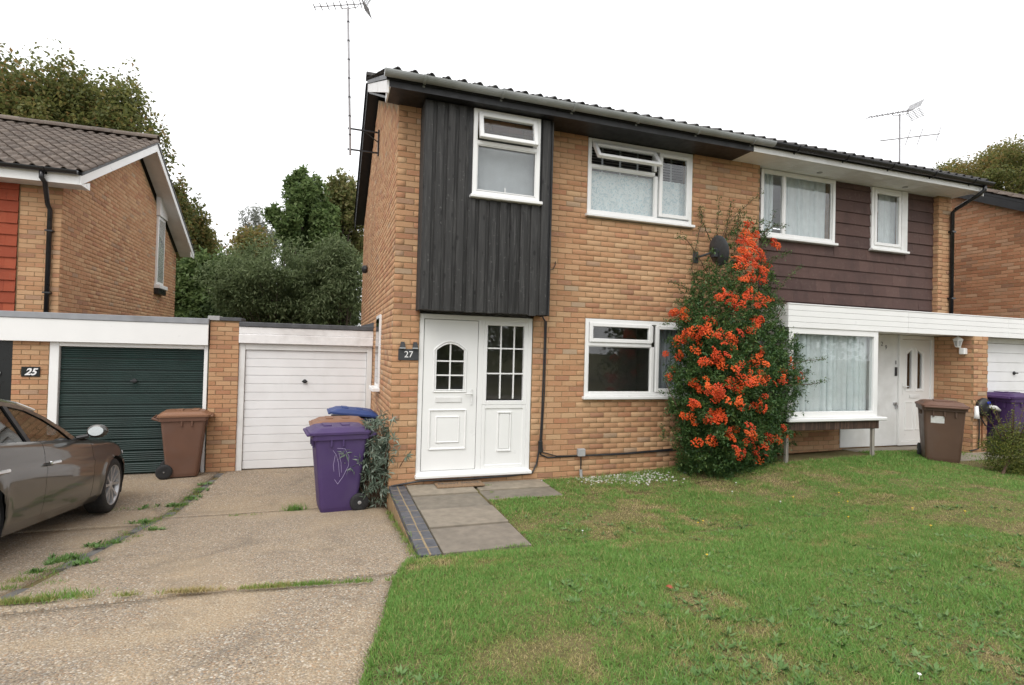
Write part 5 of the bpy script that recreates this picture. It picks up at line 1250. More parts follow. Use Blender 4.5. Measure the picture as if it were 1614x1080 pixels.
# ------------------------------------------------------------------ vegetation
def leafs(P, size, asp=.5, up=.5, rg=rng, fold=.12, axis=None, droop=0.):
    """one bent quad per point: base, side, tip, side"""
    n = len(P); size = np.broadcast_to(size, (n,))[:, None]
    d = rg.normal(size=(n, 3)) if axis is None else axis+rg.normal(size=(n, 3))*.45
    d[:, 2] -= droop; d /= np.linalg.norm(d, axis=1)[:, None]
    nn = rg.normal(size=(n, 3)); nn[:, 2] += up*2; nn -= d*(nn*d).sum(1)[:, None]; nn /= np.linalg.norm(nn, axis=1)[:, None]+1e-9
    s = np.cross(d, nn)
    V = np.empty((n, 4, 3)); m_ = P+d*size*.45
    V[:, 0] = P; V[:, 1] = m_+s*size*asp*.5+nn*size*fold; V[:, 2] = P+d*size; V[:, 3] = m_-s*size*asp*.5+nn*size*fold
    return V.reshape(-1, 3), np.arange(4*n).reshape(n, 4)
def plant_part(name, V, F, mat, rn, parent, kind=None):
    o = link(name, npmesh(name, V-ORG[parent.name], F, mat, rn), parent)
    if kind: o['kind'] = kind
    return o
def tree(label, px, Yd_, prx, pry, n, leaf, mat, seed, group=None, name='tree', cat='tree', lobes=34, base=None, depth=.9, up=1.0, asp=.62, lobe_r=(.26, .42), droop=0., zb=-.55, trunk=True):
    rg = np.random.default_rng(seed)
    c = pix(px[0], px[1], 'y', Yd_); sc = proj(c)[2]/CAM['f']; rx, rz = prx*sc, pry*sc; ry_ = rx*depth
    bx, by_ = (c[0], c[1]) if base is None else base
    t = thing(name, label, cat, (bx, by_, zb), group)
    cs = []
    for i in range(lobes):
        v = rg.normal(size=3); v /= np.linalg.norm(v); rr = rg.uniform(.35, .80)
        if i < lobes*.7: rr = rg.uniform(.62, .80)
        cs.append((c+v*np.array((rx, ry_, rz))*rr, rg.uniform(*lobe_r)*(1.15-.45*rr)))
    Vs = []; rn = []; k = n//lobes
    for cc, lr in cs:
        v = rg.normal(size=(k, 3)); v /= np.linalg.norm(v, axis=1)[:, None]
        fl = rg.uniform(size=(k, 1))**.33; ph = rg.uniform(0, 6.28, 3)
        wob = 1+.22*np.sin(v[:, :1]*5+ph[0])+.18*np.sin(v[:, 1:2]*6+ph[1])+.15*np.sin(v[:, 2:]*7+ph[2])
        Q = cc+v*np.array((rx, ry_*1., rz))*lr*fl*wob*1.15
        V, F = leafs(Q, leaf*rg.uniform(.6, 1.3, k), asp, up, rg, droop=droop); Vs.append(V)
        rn.append(np.clip(rg.normal(.5, .20, k)+rg.uniform(-.22, .22), 0, .999))
    V = np.vstack(Vs); F = np.arange(len(V)).reshape(-1, 4)
    plant_part('crown', V, F, mat, np.concatenate(rn), t)
    if trunk:
        tr = MB(); h = c[2]-zb; r0 = max(.07, h*.028); top_ = c+np.array((0, 0, rz*.25))
        b0 = np.array((bx, by_, zb)); tr.tube([b0, b0*.6+top_*.4+rg.normal(size=3)*.1, b0*.25+top_*.75+rg.normal(size=3)*.15, top_], [r0*1.25, r0*.9, r0*.55, r0*.25], 8)
        for cc, lr in cs[:int(lobes*.6)]:
            s0 = b0*.45+top_*.55+rg.normal(size=3)*.05; s0[2] += rg.uniform(-.15, .25)*rz; mid = (s0+cc)/2+np.array((0, 0, -.12*rz)); tr.tube([s0, mid, cc], [r0*.4, r0*.25, r0*.08], 5)
        o = part('trunk', tr, MAT['bark'], t, True)
    return t
L_ = leaf_mat
MAT['leaf_autumn'] = L_('autumn_maple_leaf', [(.085,.105,.036),(.135,.155,.05),(.185,.19,.06),(.245,.20,.07),(.31,.19,.075)], .5)
MAT['leaf_green'] = L_('mid_green_leaf', [(.075,.12,.04),(.11,.17,.058),(.15,.215,.075),(.20,.26,.10)], .5)
MAT['leaf_yellow'] = L_('yellow_green_leaf', [(.12,.14,.045),(.17,.19,.065),(.22,.22,.085),(.27,.23,.10)], .45)
MAT['leaf_grey'] = L_('grey_green_leaf', [(.10,.135,.06),(.155,.20,.09),(.21,.26,.125),(.27,.31,.165)], .45)
MAT['leaf_dark'] = L_('dark_leaf', [(.05,.08,.035),(.08,.12,.05),(.115,.155,.065)], .45)
MAT['leaf_pale'] = L_('pale_conifer', [(.13,.145,.12),(.18,.19,.155),(.22,.23,.18)], .4)
TG = 'trees behind the houses and garages'
tree('large maple turning brown-green behind the house with orange tiles', (100, 335), 21., 192, 262, 190000, .175, MAT['leaf_autumn'], 1, TG, lobes=150, lobe_r=(.19, .29))
tree('brown-tinged tree beside the gable end of the house with orange tiles', (262, 425), 23., 82, 150, 70000, .18, MAT['leaf_autumn'], 2, TG, lobes=80, lobe_r=(.19, .30))
tree('thin pale conifer far off beyond the garages', (408, 385), 46., 40, 75, 5000, .42, MAT['leaf_pale'], 3, TG, lobes=26, asp=.18, lobe_r=(.18, .3), up=.1)
tree('small-crowned dark green tree rising behind the white garage', (478, 348), 25., 56, 80, 26000, .23, MAT['leaf_green'], 4, TG, lobes=34, lobe_r=(.17, .3))
tree('yellow-green tree showing beside the side wall of number 27', (538, 360), 29., 48, 82, 20000, .23, MAT['leaf_yellow'], 5, TG, lobes=30)
tree('far brown-green tree between the maple and the grey-green shrubs', (372, 420), 33., 60, 72, 12000, .26, MAT['leaf_autumn'], 11, TG, lobes=30)
SG = 'tall shrubs behind the garages'
tree('grey-green arching shrub behind the white garage roof', (432, 452), 12.5, 95, 78, 36000, .14, MAT['leaf_grey'], 6, SG, 'shrub', 'shrub', lobes=44, asp=.28, droop=.5, depth=.6)
tree('grey-green shrub close to the side wall of number 27', (543, 456), 12., 72, 84, 26000, .14, MAT['leaf_grey'], 7, SG, 'shrub', 'shrub', lobes=36, asp=.28, droop=.5, depth=.6)
tree('dark leafy shrub in the gap beside the house with orange tiles', (330, 470), 15., 70, 75, 22000, .16, MAT['leaf_green'], 8, SG, 'shrub', 'shrub', lobes=34, depth=.6)
tree('dark undergrowth shrub low behind the white garage roof', (450, 510), 14.5, 130, 55, 24000, .16, MAT['leaf_dark'], 9, SG, 'shrub', 'shrub', lobes=40, depth=.5)
tree('broad dull green tree rising behind the far end of the roof', (1595, 305), 19., 140, 86, 90000, .18, MAT['leaf_autumn'], 10, TG, lobes=110, lobe_r=(.18, .28))
# ---- firethorn bush
MAT['fire_leaf'] = L_('firethorn_leaf', [(.028,.065,.022),(.045,.105,.032),(.075,.14,.042),(.14,.20,.05)], .2, .4)
MAT['fire_leaf_y'] = MAT['fire_leaf']
mt, t_, b_s, o_s = newmat('orange_berry'); r_ = rnd_of(t_); t_.links.new(ramp(t_, r_, [(0, (.50,.04,.006)), (.5, (.66,.075,.010)), (1, (.74,.12,.015))]), b_s.inputs['Base Color']); b_s.inputs['Roughness'].default_value = .35; MAT['berry'] = mt
MAT['twig'] = plain('brown_twig', (.09,.055,.035), .9, var=.3, scale=30)
fb = thing('firethorn_bush', 'big firethorn bush covered in orange-red berries against the brick wall', 'bush', (5.0, -.35, -.02))
rows_ = [(752,1085,1190,.70),(735,1072,1215,.85),(700,1066,1238,1.0),(650,1060,1252,1.08),(600,1060,1264,1.08),(550,1062,1258,1.0),(510,1064,1238,.88),(475,1076,1222,.72),(440,1090,1214,.55),(412,1105,1210,.42),(385,1120,1210,.34),(360,1158,1205,.26),(340,1168,1200,.2)]
rv = np.array([r[0] for r in rows_][::-1], float)
def brow(v): return [np.interp(v, rv, np.array([r[k] for r in rows_][::-1], float)) for k in (1, 2, 3)]
rg = np.random.default_rng(21)
def bush_pts(n, surf=.72, vmin=345, vmax=752):
    P = []
    while len(P) < n:
        v = rg.uniform(vmin, vmax); a, b_, dp_ = brow(v)
        if rg.uniform() > (b_-a)/205 or (v < 505 and rg.uniform() > .25+.55*np.clip((v-415)/90, 0, 1)) or (v < 420 and 1108 < b_ and rg.uniform() < .5): continue
        q = rg.uniform(-1, 1); u = (a+b_)/2+(b_-a)/2*q*(1+.05*math.sin(v*.13)+.04*math.sin(v*.31+q*3))
        d = dp_*math.sqrt(max(.03, 1-q*q*.92)); Yq = -d*(rg.uniform(.82, 1.08) if rg.uniform() < surf else rg.uniform(.1, .85))-.03
        Yq *= 1+.12*math.sin(u*.11)*math.sin(v*.09)
        P.append(np.append(pix(u, v, 'y', Yq), [u, v]))
    return np.array(P)
sp_ = bush_pts(5200, .62); VV = []; RN = []; AX = []
for p in sp_:
    k = int(rg.integers(13, 21)); L = rg.uniform(.09, .20); ax_ = rg.normal(size=3)+np.array((0, -.9, .5)); ax_ /= np.linalg.norm(ax_)
    s = rg.uniform(0, 1, k)[:, None]; Q = p[:3]+ax_*s*L+rg.normal(size=(k, 3))*.012
    VV.append(Q); base_ = np.clip(rg.normal(.42, .16), 0, 1); yel = .45 if (1130 < p[3] < 1200 and 470 < p[4] < 530 and rg.uniform() < .5) else 0.
    RN.append(np.clip(base_+rg.normal(0, .13, k)+yel, 0, .999)); AX.append(np.repeat(ax_[None], k, 0))
V, F = leafs(np.vstack(VV), rg.uniform(.03, .058, sum(map(len, VV))), .36, .6, rg, axis=np.vstack(AX)*.5+rg.normal(size=(sum(map(len, VV)), 3))*.6)
leafV, leafR = [V], [np.concatenate(RN)]
shoots = [([(1128,402),(1130,360),(1134,312)],.10),([(1140,392),(1147,350),(1154,316)],.09),([(1125,400),(1150,350),(1178,322),(1201,303)],.12),([(1120,440),(1098,400),(1078,375),(1068,372)],.15),([(1105,470),(1080,452),(1055,444)],.2),([(1195,400),(1204,370),(1222,336)],.25),([(1198,372),(1222,355),(1238,357)],.28),([(1200,420),(1225,405),(1245,398)],.35),([(1090,520),(1062,505),(1045,510)],.6),([(1225,500),(1235,480),(1222,470)],.62),([(1215,470),(1240,440),(1262,420)],.4),([(1245,575),(1272,568),(1300,566)],.95),([(1240,608),(1275,606),(1303,600)],.95),([(1066,640),(1048,600),(1056,580),(1066,575)],.9),([(1075,690),(1046,690),(1044,672)],.8),([(1120,380),(1105,345),(1103,325)],.1),([(1095,450),(1090,420),(1104,360),(1110,330)],.06),([(1160,385),(1163,350),(1166,330)],.12),([(1130,395),(1140,380),(1168,345)],.08)]
tw = MB(); LP = []
for pts, dpt in shoots:
    W_ = [pix(u, v, 'y', -dpt-.02*i) for i, (u, v) in enumerate(pts)]
    tt = np.linspace(0, 1, 14); idx = np.linspace(0, 1, len(W_)); C3 = np.stack([np.interp(tt, idx, [w_[k] for w_ in W_]) for k in range(3)], 1); C3[1:-1] += rg.normal(size=(12, 3))*.006
    tw.tube(list(C3), list(np.linspace(.007, .003, 14)), 5)
    for q in C3[1:]:
        LP.append(q+rg.normal(size=(12, 3))*np.array((.022, .02, .022)))
LP = np.vstack(LP); V, F = leafs(LP, rg.uniform(.022, .042, len(LP)), .36, .6, rg); leafV.append(V); leafR.append(np.clip(rg.normal(.5, .2, len(LP)), 0, .999))
V = np.vstack(leafV); plant_part('foliage', V, np.arange(len(V)).reshape(-1, 4), MAT['fire_leaf'], np.concatenate(leafR), fb)
for i in range(9):                                                     # main stems
    a = np.array((4.95+rg.uniform(-.25, .25), -.3+rg.uniform(-.15, .15), -.05)); e = sp_[rg.integers(len(sp_))][:3]*np.array((1, .6, 1)); e[2] = max(e[2], 1.6); tw.tube([a, (a+e)/2+rg.normal(size=3)*.08, e], [.03, .02, .008], 6)
part('stems', tw, MAT['twig'], fb)
BM = []
for k in range(6):
    mb = MB(); nb_ = 30+4*k
    for i in range(nb_):
        a = rg.uniform(0, 6.28); r = .066*math.sqrt(rg.uniform()); mb.ball((r*math.cos(a), r*math.sin(a)*.8, .022*math.cos(r*20)+rg.uniform(-.006, .006)), rg.uniform(.0065, .0095), 6, 4)
    me = mesh('berry_cluster', mb.v, mb.f, MAT['berry'], True); BM.append(me)
cands = []
col_pts = [(1180,350),(1178,365),(1172,378),(1185,380),(1190,392),(1168,398),(1180,405),(1195,410),(1170,412),(1188,420),(1165,425),(1178,432),(1195,398),(1205,405),(1203,420),(1190,440),(1200,445),(1172,445),(1185,455),(1178,465),(1192,470),(1200,430),(1160,410),(1176,390),(1215,383),(1223,385),(1187,370),(1200,485),(1208,478),(1198,500),(1193,508),(1075,490),(1066,497),(1082,502),(1138,470),(1145,465),(1160,470),(1150,480),(1165,480)]
for u, v in col_pts:
    for _ in range(3): cands.append((u+rg.uniform(-7, 7), v+rg.uniform(-6, 6)))
patches = [(1105,520,16),(1120,508,12),(1075,535,16),(1090,530,14),(1140,528,18),(1150,540,12),(1115,570,16),(1140,568,10),(1185,600,18),(1170,612,14),(1200,595,12),(1195,572,10),(1130,610,16),(1150,600,12),(1090,640,14),(1120,655,20),(1140,660,14),(1115,690,12),(1150,680,14),(1180,690,14),(1200,640,14),(1165,715,12),(1195,712,10),(1235,690,14),(1220,700,12),(1245,680,8),(1230,605,8),(1240,580,8),(1255,592,6),(1100,600,12),(1070,560,8),(1210,560,8),(1255,655,6),(1130,630,12),(1170,635,12),(1085,660,8),(1160,580,8),(1100,552,12),(1065,590,5),(1180,520,10)]
for (u, v, k) in patches:
    for _ in range(max(2, int(k*.40))): cands.append((u+rg.normal()*9, v+rg.normal()*6))
org = ORG[fb.name]
for (u, v) in [cands[i] for i in rg.permutation(len(cands))[:299]]:
    a, b_, dp_ = brow(v); q = np.clip(((u-(a+b_)/2)/max(6, (b_-a)/2)), -1, 1); Yq = -dp_*math.sqrt(max(.05, 1-q*q*.9))*rg.uniform(1.06, 1.16)-.06; Yq *= 1+.12*math.sin(u*.11)*math.sin(v*.09)
    o = link('berry_cluster', BM[int(rg.integers(6))], fb, pix(u, v, 'y', Yq)-org); o.rotation_euler = (R(70)+rg.normal()*.4, rg.normal()*.3, rg.normal()*.6); s = rg.uniform(.85, 1.35); o.scale = (s, s, s)
# ---- grey-leaved shrub by the purple bin
MAT['sage'] = L_('silver_green_leaf', [(.10,.14,.10),(.16,.21,.155),(.21,.265,.20),(.29,.34,.28)], .25, .6)
sg = thing('shrub', 'grey-green long-leaved shrub growing between the purple bin and the corner', 'shrub', (-.18, .1, -.3))
VV = []; AX = []; RN = []; tw = MB()
for i in range(190):
    v = rg.uniform(660, 800); u = rg.normal(598, 13); u = min(max(u, 574), 617)
    if rg.uniform() < .10: u, v = rg.uniform(545, 575), rg.uniform(715, 735)
    if rg.uniform() < .10: u, v = rg.uniform(615, 642), rg.uniform(708, 728)
    p = pix(u, v, 'y', rg.uniform(-.05, .35)); p[0] = min(p[0], -.03) if v > 735 or p[1] > 0 else p[0]
    if p[1] < .02 and p[0] > -.02: p[1] = min(p[1], -.08)
    k = 15; ax_ = np.array((rg.normal()*.5, -.5+rg.normal()*.4, .35+rg.normal()*.3)); ax_ /= np.linalg.norm(ax_); VV.append(p+ax_*rg.uniform(0, .10, k)[:, None]+rg.normal(size=(k, 3))*.006); AX.append(np.repeat(ax_[None]*.55, k, 0)); RN.append(np.clip(rg.normal(.5, .15)+rg.normal(0, .15, k), 0, .999))
    if i % 4 == 0: tw.tube([(-.17+rg.uniform(-.05, .05), .12, zd(0, .1)), (p[0]*.6-.07, .1, (p[2]-.3)/2), p], [.012, .008, .004], 5)
nq = sum(map(len, VV)); V, F = leafs(np.vstack(VV), rg.uniform(.06, .115, nq), .19, .3, rg, axis=np.vstack(AX)+rg.normal(size=(nq, 3))*.42, droop=.25); plant_part('foliage', V, F, MAT['sage'], np.concatenate(RN), sg); part('stems', tw, MAT['twig'], sg)
# ---- golden bush at the edge of the lawn
MAT['gold_leaf'] = L_('golden_leaf', [(.05,.085,.018),(.09,.135,.028),(.15,.18,.04),(.22,.22,.05)])
q = pix(1592, 752, 'z', .17); gb = thing('bush', 'golden-green rounded bush beside the dark purple bin', 'bush', (q[0], q[1], .15))
cc = pix(1596, 712, 'y', q[1]+.15); n = 9000; v = rg.normal(size=(n, 3)); v /= np.linalg.norm(v, axis=1)[:, None]; Q = cc+v*np.array((.34, .34, .36))*(rg.uniform(size=(n, 1))**.3)*(1+.12*np.sin(v[:, :1]*9)+.12*np.sin(v[:, 2:]*8))
Q[:, 2] = np.maximum(Q[:, 2], .14); V, F = leafs(Q, rg.uniform(.02, .04, n), .4, .6, rg); vs2 = [V]; rr = [np.clip(rg.normal(.45, .22, n), 0, .999)]
LP = []; tw = MB()
for i in range(16):
    e = cc+np.array((rg.normal()*.25, rg.normal()*.15, rg.uniform(.25, .75))); tw.tube([np.array((q[0], q[1]+.1, .15)), cc, e], [.02, .012, .003], 5); LP.append(cc+(e-cc)*rg.uniform(.3, 1, 50)[:, None]+rg.normal(size=(50, 3))*.02)
LP = np.vstack(LP); V, F = leafs(LP, .03, .4, .5, rg); vs2.append(V); rr.append(np.full(len(LP), .3)); V = np.vstack(vs2); plant_part('foliage', V, np.arange(len(V)).reshape(-1, 4), MAT['gold_leaf'], np.concatenate(rr), gb); part('stems', tw, MAT['twig'], gb)
# ------------------------------------------------------------------ grass, weeds, gravel
def blade_mat(name, stops, trans=.25):
    mt, t, b, o = newmat(name); a = node(t, 'ShaderNodeAttribute', attribute_name='rnd'); c = ramp(t, a.outputs['Fac'], stops)
    t.links.new(c, b.inputs['Base Color']); b.inputs['Roughness'].default_value = .6; b.inputs['Specular IOR Level'].default_value = .25
    tl = node(t, 'ShaderNodeBsdfTranslucent'); t.links.new(c, tl.inputs[0]); mx = node(t, 'ShaderNodeMixShader'); mx.inputs[0].default_value = trans
    t.links.new(b.outputs[0], mx.inputs[1]); t.links.new(tl.outputs[0], mx.inputs[2]); t.links.new(mx.outputs[0], o.inputs[0]); return mt
MAT['grass'] = blade_mat('grass_blade', [(0,(.50,.39,.22)),(.2,(.42,.35,.16)),(.38,(.30,.315,.10)),(.6,(.175,.30,.068)),(.8,(.128,.265,.055)),(1,(.20,.36,.088))])
MAT['weed'] = blade_mat('broad_weed_leaf', [(0,(.085,.16,.045)),(.5,(.12,.21,.065)),(1,(.17,.26,.10))], .15)
gz = rng.uniform(size=(64, 64))
def vnoise(x, y, s):
    x = np.asarray(x)*s+100; y = np.asarray(y)*s+100; xi = np.floor(x).astype(int); yi = np.floor(y).astype(int); fx = x-xi; fy = y-yi; fx = fx*fx*(3-2*fx); fy = fy*fy*(3-2*fy)
    g_ = lambda i, j: gz[i % 64, j % 64]
    return (g_(xi, yi)*(1-fx)+g_(xi+1, yi)*fx)*(1-fy)+(g_(xi, yi+1)*(1-fx)+g_(xi+1, yi+1)*fx)*fy
zlv = np.vectorize(zl); zdv = np.vectorize(zd)
def blades(X, Y, Z, h, w_, lean, rg):
    n = len(X); a = rg.uniform(0, 6.283, n); l = rg.uniform(.1, 1., n)*lean; b = rg.uniform(0, 6.283, n)
    P = np.stack([X, Y, Z], 1); s = np.stack([np.cos(a), np.sin(a), np.zeros(n)], 1)*w_[:, None]*.5; d = np.stack([np.cos(b)*l, np.sin(b)*l, np.ones(n)], 1); d /= np.linalg.norm(d, axis=1)[:, None]
    V = np.empty((n, 5, 3)); V[:, 0] = P-s; V[:, 1] = P+s; m_ = P+d*h[:, None]*.55; V[:, 2] = m_+s*.8; V[:, 3] = m_-s*.8
    d2 = d.copy(); d2[:, 2] -= .35*l; V[:, 4] = m_+d2*h[:, None]*.5
    i = np.arange(n)*5; F = np.concatenate([np.stack([i, i+1, i+2], 1), np.stack([i, i+2, i+3], 1), np.stack([i+3, i+2, i+4], 1)]); return V.reshape(-1, 3), F
rg = np.random.default_rng(5)
XS, YS = [], []
def scatter(x0, x1, y0, y1, dens):
    n = int((x1-x0)*(y1-y0)*dens); return rg.uniform(x0, x1, n), rg.uniform(y0, y1, n)
for args in ((-.8, 5., -5.9, -3.2, 22000), (5., 9., -4.8, -3.2, 9000), (-.4, 6., -3.2, -1.9, 15000), (.9, 8.5, -1.9, -.8, 9000), (2., 9.5, -.8, -.02, 7000), (6., 10.2, -3.2, -1.9, 7000), (8.5, 11.5, -1.9, -.5, 2500)):
    x, y = scatter(*args); XS.append(x); YS.append(y)
X = np.concatenate(XS); Y = np.concatenate(YS); le = np.array([lawn_left(v) for v in Y])
edge = X-le-.05*vnoise(X, Y, 7)+.03
keep = (edge > 0) & ~((X > 5.8) & (X < 7.75) & (Y > -.55)) & ~((X > 7.7) & (Y > -.22)) & ~((X > 9.9) & (X < 10.5) & (Y > -1.3))
U_, V_, Z_ = proj(np.stack([X, Y, np.zeros_like(X)], 1)); keep &= (U_ > -40) & (U_ < 1660) & (V_ < 1300)
# bare, dry patches thin the grass out
dry = .34*vnoise(X, Y, 1.15)+.36*vnoise(X+7, Y, 2.7)+.30*vnoise(X, Y+5, 6.5)
midb = np.exp(-((Y+1.5-.03*X)/.5)**2)*.075*(X > 2.2)+.03*(X > 5)*(Y < -1.2)
dry = dry+midb-.06*(Y < -3.)+.16*np.exp(-((X-.05)**2+(Y+2.75)**2)/.06)-.22*np.exp(-((X-7.8)/2.2)**2-((Y+.8)/.45)**2)
keep &= rg.uniform(size=len(X)) < np.clip(1.35-1.35*np.clip((dry-.48)/.30, 0, 1), .45, 1)
X, Y, dry = X[keep], Y[keep], dry[keep]
Z = np.array([zl(a, b) for a, b in zip(X, Y)])
n = len(X); c = np.clip(.85-1.6*np.clip(dry-.41, 0, .5)+rg.normal(0, .15, n)-.22*np.clip(vnoise(X+1, Y+2, 11.)-.5, 0, .5)*2, 0, 1); c[rg.uniform(size=n) < .10] *= .3
lng = (vnoise(X, Y, 2.2) > .62)
nearw = (Y > -.45) & (X < 5.5)
far = np.clip((-Y-1)/3, 0, 1)
h = rg.uniform(.012, .032, n)*(1+.7*lng+1.2*np.clip(vnoise(X+9, Y, 5.)-.62, 0, 1)*2.5+1.0*(np.exp(-((X-7.8)/2.2)**2-((Y+.7)/.35)**2))+.9*nearw*rg.uniform(0, 1, n)); h *= np.where(dry > .55, .7, 1.)
V, F = blades(X, Y, Z, h, rg.uniform(.0022, .0042, n)*(1.9-.9*far), 1.9, rg)
rn = np.concatenate([c, c, c]); go = link('grass', npmesh('grass', V, F, MAT['grass'], rn), None); tag(go, 'short patchy grass with dry straw-coloured spots over the lawn', 'grass', kind='stuff')
# weeds: rosettes of broad leaves
RX, RY_ = [], []
while len(RX) < 800:
    u, v = rg.uniform(600, 1640), rg.uniform(800, 1100); P = pixg(u, v, zl)
    if P[0] < lawn_left(P[1])+.06 or vnoise(P[0]+3, P[1], 1.3) < (.38 if u > 1050 else .55): continue
    RX.append(P[0]); RY_.append(P[1])
VV = []; AX = []; SZ = []; RN = []
for x, y in zip(RX, RY_):
    k = int(rg.integers(5, 11)); a = rg.uniform(0, 6.28, k); sz = rg.uniform(.02, .055); ax_ = np.stack([np.cos(a), np.sin(a), rg.uniform(.15, .8, k)], 1)
    VV.append(np.array((x, y, zl(x, y)+.006))+ax_*np.array((1, 1, 0))*.004); AX.append(ax_*2.2); SZ.append(sz*rg.uniform(.6, 1.2, k)); RN.append(np.clip(rg.uniform(.1, .9)+rg.normal(0, .1, k), 0, 1))
V, F = leafs(np.vstack(VV), np.concatenate(SZ), .34, 1.5, rg, fold=-.10, axis=np.vstack(AX)); wo_ = link('lawn_weeds', npmesh('lawn_weeds', V, F, MAT['weed'], np.concatenate(RN))); tag(wo_, 'broad-leaved rosette weeds scattered through the lawn', 'weeds', kind='stuff')
# grass and weeds in the joints of the drive
X, Y, H, CC = [], [], [], []; BW = []
def tuft(x, y, n, r, h, c):
    X.append(rg.normal(x, r, n)); Y.append(rg.normal(y, r*.7, n)); H.append(rg.uniform(.3, 1, n)*h); CC.append(np.clip(rg.normal(c, .12, n), 0, 1))
for u in np.arange(0, 628, 2.2):
    v = 955-37*u/625; nz = vnoise(u*.03, 1., 1.)
    if u < 45: nz = 0.6
    if 150 < u < 245: nz *= .5
    if nz > .15:
        P = pixg(u, v, zd); tuft(P[0], P[1], int(26*nz), .018, .07 if u < 140 else .05, .12 if 255 < u < 350 else (.40 if u < 460 else .6))
for u, v, n_, r, h_, c_ in [(465,804,260,.06,.13,.7),(370,813,60,.04,.04,.6),(398,812,50,.04,.04,.5),(278,797,160,.05,.05,.75),(232,801,90,.07,.05,.65),(190,803,60,.06,.04,.6),(160,806,60,.05,.04,.55),(225,824,170,.06,.06,.75),(300,786,170,.06,.06,.75),(314,772,120,.05,.06,.6),(326,762,90,.05,.05,.65),(290,796,90,.04,.05,.7),(175,856,150,.06,.05,.72),(150,862,120,.05,.05,.7),(110,880,170,.06,.06,.72),(90,886,160,.05,.06,.7),(130,888,120,.05,.06,.75),(60,902,130,.05,.05,.66),(30,916,120,.05,.05,.45),(245,835,100,.05,.05,.6),(215,846,60,.03,.04,.4),(12,928,100,.04,.05,.55),(85,918,60,.05,.04,.6),(95,942,220,.10,.07,.6),(60,948,120,.08,.06,.6),(120,940,120,.07,.05,.62)]:
    P = pixg(u, v, zd); tuft(P[0], P[1], n_, r, h_, c_)
for u, v, k_ in [(278,797,5),(225,824,5),(300,786,5),(314,774,3),(175,856,4),(150,862,4),(110,880,5),(90,886,4),(130,888,5),(232,801,4),(326,764,3),(465,804,7),(60,902,3),(245,836,3)]:      # broad leaves among them
    P = pixg(u, v, zd)
    for _ in range(k_): BW.append((P[0]+rg.normal()*.06, P[1]+rg.normal()*.05))
for yq in np.arange(-5.6, -2.42, .014):                                # ragged lawn edge over the concrete
    if vnoise(yq, 3., 3.) > .25: tuft(lawn_edge(yq)+.012-.035*vnoise(yq, 1., 5.), yq, 16, .014, .042, .68)
for yq in np.arange(3.0, -4.5, -.03):                                  # moss and grass along the divider
    if vnoise(yq, 9., 2.2) > .45: tuft(divx(yq)+rg.normal()*.05, yq, 14, .03, .03, rg.uniform(.35, .7))
for yq in np.arange(-2.35, -.2, .05):                                   # foot of the path's little wall
    if rg.uniform() < .55: tuft(-.03, yq, 26, .018, rg.uniform(.03, .09), .5)
for u in np.arange(655, 900, 3.):                                       # grass creeping over slab edges
    if u > 835: P = pixg(u, 852-(u-835)*1.35, zl)
    else: P = pixg(u, 882-(u-695)*.15, zl)
    tuft(P[0], P[1], 8, .02, .04, .65)
for u, v in ((762,758),(775,775),(783,783),(770,764)):
    P = pixg(u, v, lambda a, b: 0.); tuft(P[0], P[1], 30, .02, .03, .6)
for xq in np.arange(2.1, 5.6, .035): tuft(xq, -.06-rg.uniform(0, .25), 9, .03, rg.uniform(.05, .16), rg.uniform(.25, .65))
X = np.concatenate(X); Y = np.concatenate(Y); H = np.concatenate(H); CC = np.concatenate(CC)
Z = np.array([max(zd(a, b) if a < lawn_edge(b)+.02 else -9, zl(a, b) if a > 1.0 or b < -2.4 else (0.0 if a > 0 else -9)) for a, b in zip(X, Y)])
ok = Z > -5; X, Y, H, CC, Z = X[ok], Y[ok], H[ok], CC[ok], Z[ok]
V, F = blades(X, Y, Z-.004, H, rg.uniform(.003, .006, len(X)), 1.1, rg); o = link('joint_weeds', npmesh('joint_weeds', V, F, MAT['grass'], np.concatenate([CC]*3))); tag(o, 'tufts of grass and weeds growing in the driveway joints', 'weeds', kind='stuff')
VV = []; AX = []; SZ = []
for x, y in BW:
    k = 9; a = rg.uniform(0, 6.28, k); ax_ = np.stack([np.cos(a), np.sin(a), rg.uniform(.2, .9, k)], 1); VV.append(np.repeat(np.array([[x, y, zd(x, y)+.004]]), k, 0)); AX.append(ax_*2); SZ.append(rg.uniform(.03, .065, k))
V, F = leafs(np.vstack(VV), np.concatenate(SZ), .42, 1.5, rg, fold=-.1, axis=np.vstack(AX)); o = link('drive_weeds', npmesh('drive_weeds', V, F, MAT['weed'], rg.uniform(0, 1, len(F)))); tag(o, 'broad-leaved weeds along the brick divider of the drives', 'weeds', kind='stuff')
# pale gravel at the foot of the wall
mb = MB()
for i in range(700):
    P = pixg(rg.normal(975, 38), rg.normal(752, 5), zl); s = rg.uniform(.008, .019)
    if P[1] > -.04: continue
    mb.ball((P[0], P[1], zl(P[0], P[1])+s*.5), s, 5, 4, (1, rg.uniform(.6, 1.2), rg.uniform(.5, .8)))
MAT['chip'] = plain('pale_stone_chip', (.55,.53,.49), .8, var=.2, scale=60); o = link('gravel', mesh('gravel', mb.v, mb.f, MAT['chip'])); tag(o, 'pale stone chippings at the foot of the brick wall', 'gravel', kind='stuff')
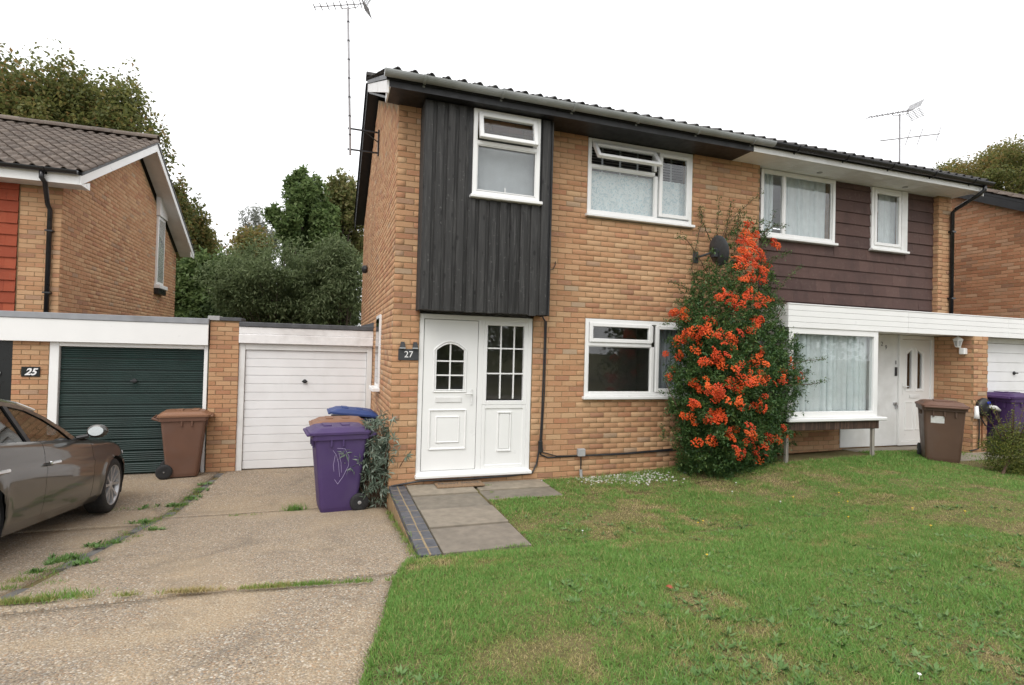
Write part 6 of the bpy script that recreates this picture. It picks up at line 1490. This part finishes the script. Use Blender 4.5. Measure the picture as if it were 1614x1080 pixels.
# small yellow flowers and a few fallen leaves
MAT['petal'] = plain('yellow_petal', (.65,.42,.03), .6); MAT['petal_w'] = plain('white_petal', (.75,.75,.72), .6); MAT['dead_leaf'] = plain('rust_leaf', (.28,.07,.03), .7)
def dots(name, px, mat, label, cat, r):
    mb = MB()
    for u, v in px:
        P = pixg(u, v, zl); mb.ball((P[0], P[1], zl(P[0], P[1])+.035), r, 6, 4, (1, 1, .5)); mb.tube([(P[0], P[1], zl(P[0], P[1])), (P[0], P[1], zl(P[0], P[1])+.033)], .0012, 4)
    o = link(name, mesh(name, mb.v, mb.f, mat)); tag(o, label, cat, kind='stuff')
dots('yellow_flowers', [(1438,806),(1521,811),(1100,829),(1108,826),(1467,834),(1322,781),(1336,795),(1337,820),(1250,788),(1114,881)], MAT['petal'], 'tiny yellow flowers dotted over the lawn', 'flowers', .011)
dots('white_flowers', [(1154,779),(1160,765),(1230,795),(918,842),(1449,1074)], MAT['petal_w'], 'tiny white flower heads dotted over the lawn', 'flowers', .010)
def flat_leaf(u, v, zf, label):
    P = pixg(u, v, zf); z = zf(P[0], P[1])+.03; a = rg.uniform(0, 6.28); mb = MB(); R_ = [.03, .018, .026, .015, .028, .016, .024, .014]
    V = [(P[0]+R_[i]*math.cos(a+i*.785), P[1]+R_[i]*math.sin(a+i*.785), z+.006*math.sin(i*2.1)) for i in range(8)]; mb.prism(V, (0, 0, .0012)); single('fallen_leaf', mb, MAT['dead_leaf'], label, 'leaf', 'fallen leaves')
for u, v, lb in ((1055, 932, 'small rust-red fallen leaf lying on the lawn'),): flat_leaf(u, v, zl, lb)
# paving by the porch of 29
single('paving_slab', MB().bbox(8.75, 10.35, -1.15, -.68, .06, zl(9.5, -.9)+.018, .008), MAT['slab'], 'concrete paving slab on the ground before the electric car charger', 'paving slab')
# ------------------------------------------------------------------ the far side of the street (seen only in the window glass)
def street_tree(label, c, rx, rz, n, leaf, mat, seed):
    rg2 = np.random.default_rng(seed); t = thing('tree', label, 'tree', (c[0], c[1], .1), 'trees across the street')
    v = rg2.normal(size=(n, 3)); v /= np.linalg.norm(v, axis=1)[:, None]; Q = np.array(c)+v*np.array((rx, rx, rz))*rg2.uniform(size=(n, 1))**.4*(1+.2*np.sin(v[:, :1]*6)+.2*np.sin(v[:, 2:]*7))
    V, F = leafs(Q, leaf*rg2.uniform(.7, 1.3, n), .6, .5, rg2); plant_part('crown', V, F, mat, rg2.uniform(0, .99, n), t)
    part('trunk', MB().tube([(c[0], c[1], .1), (c[0], c[1], c[2])], [.25, .12], 8), MAT['bark'], t)
for i, (x, y, rx) in enumerate(((4., -22., 3.2), (11., -24., 4.), (19., -22., 3.6), (27., -21., 4.))):
    street_tree(('bushy green tree across the street opposite the white door', 'broad green tree across the street opposite the bay window', 'tall green tree across the street opposite the brown tiles', 'wide green tree across the street opposite the far garage')[i], (x, y, 4.2+.4*(i % 2)), rx, 4.1, 9000, .32, MAT['leaf_green'], 40+i)
MAT['silver'] = plain('silver_paint', (.42,.43,.44), .25, metal=.6, var=.05)
make_car('silver saloon car parked across the street from the houses', (12.2, -12.6, .17), (0, 0, R(90)), MAT['silver'])
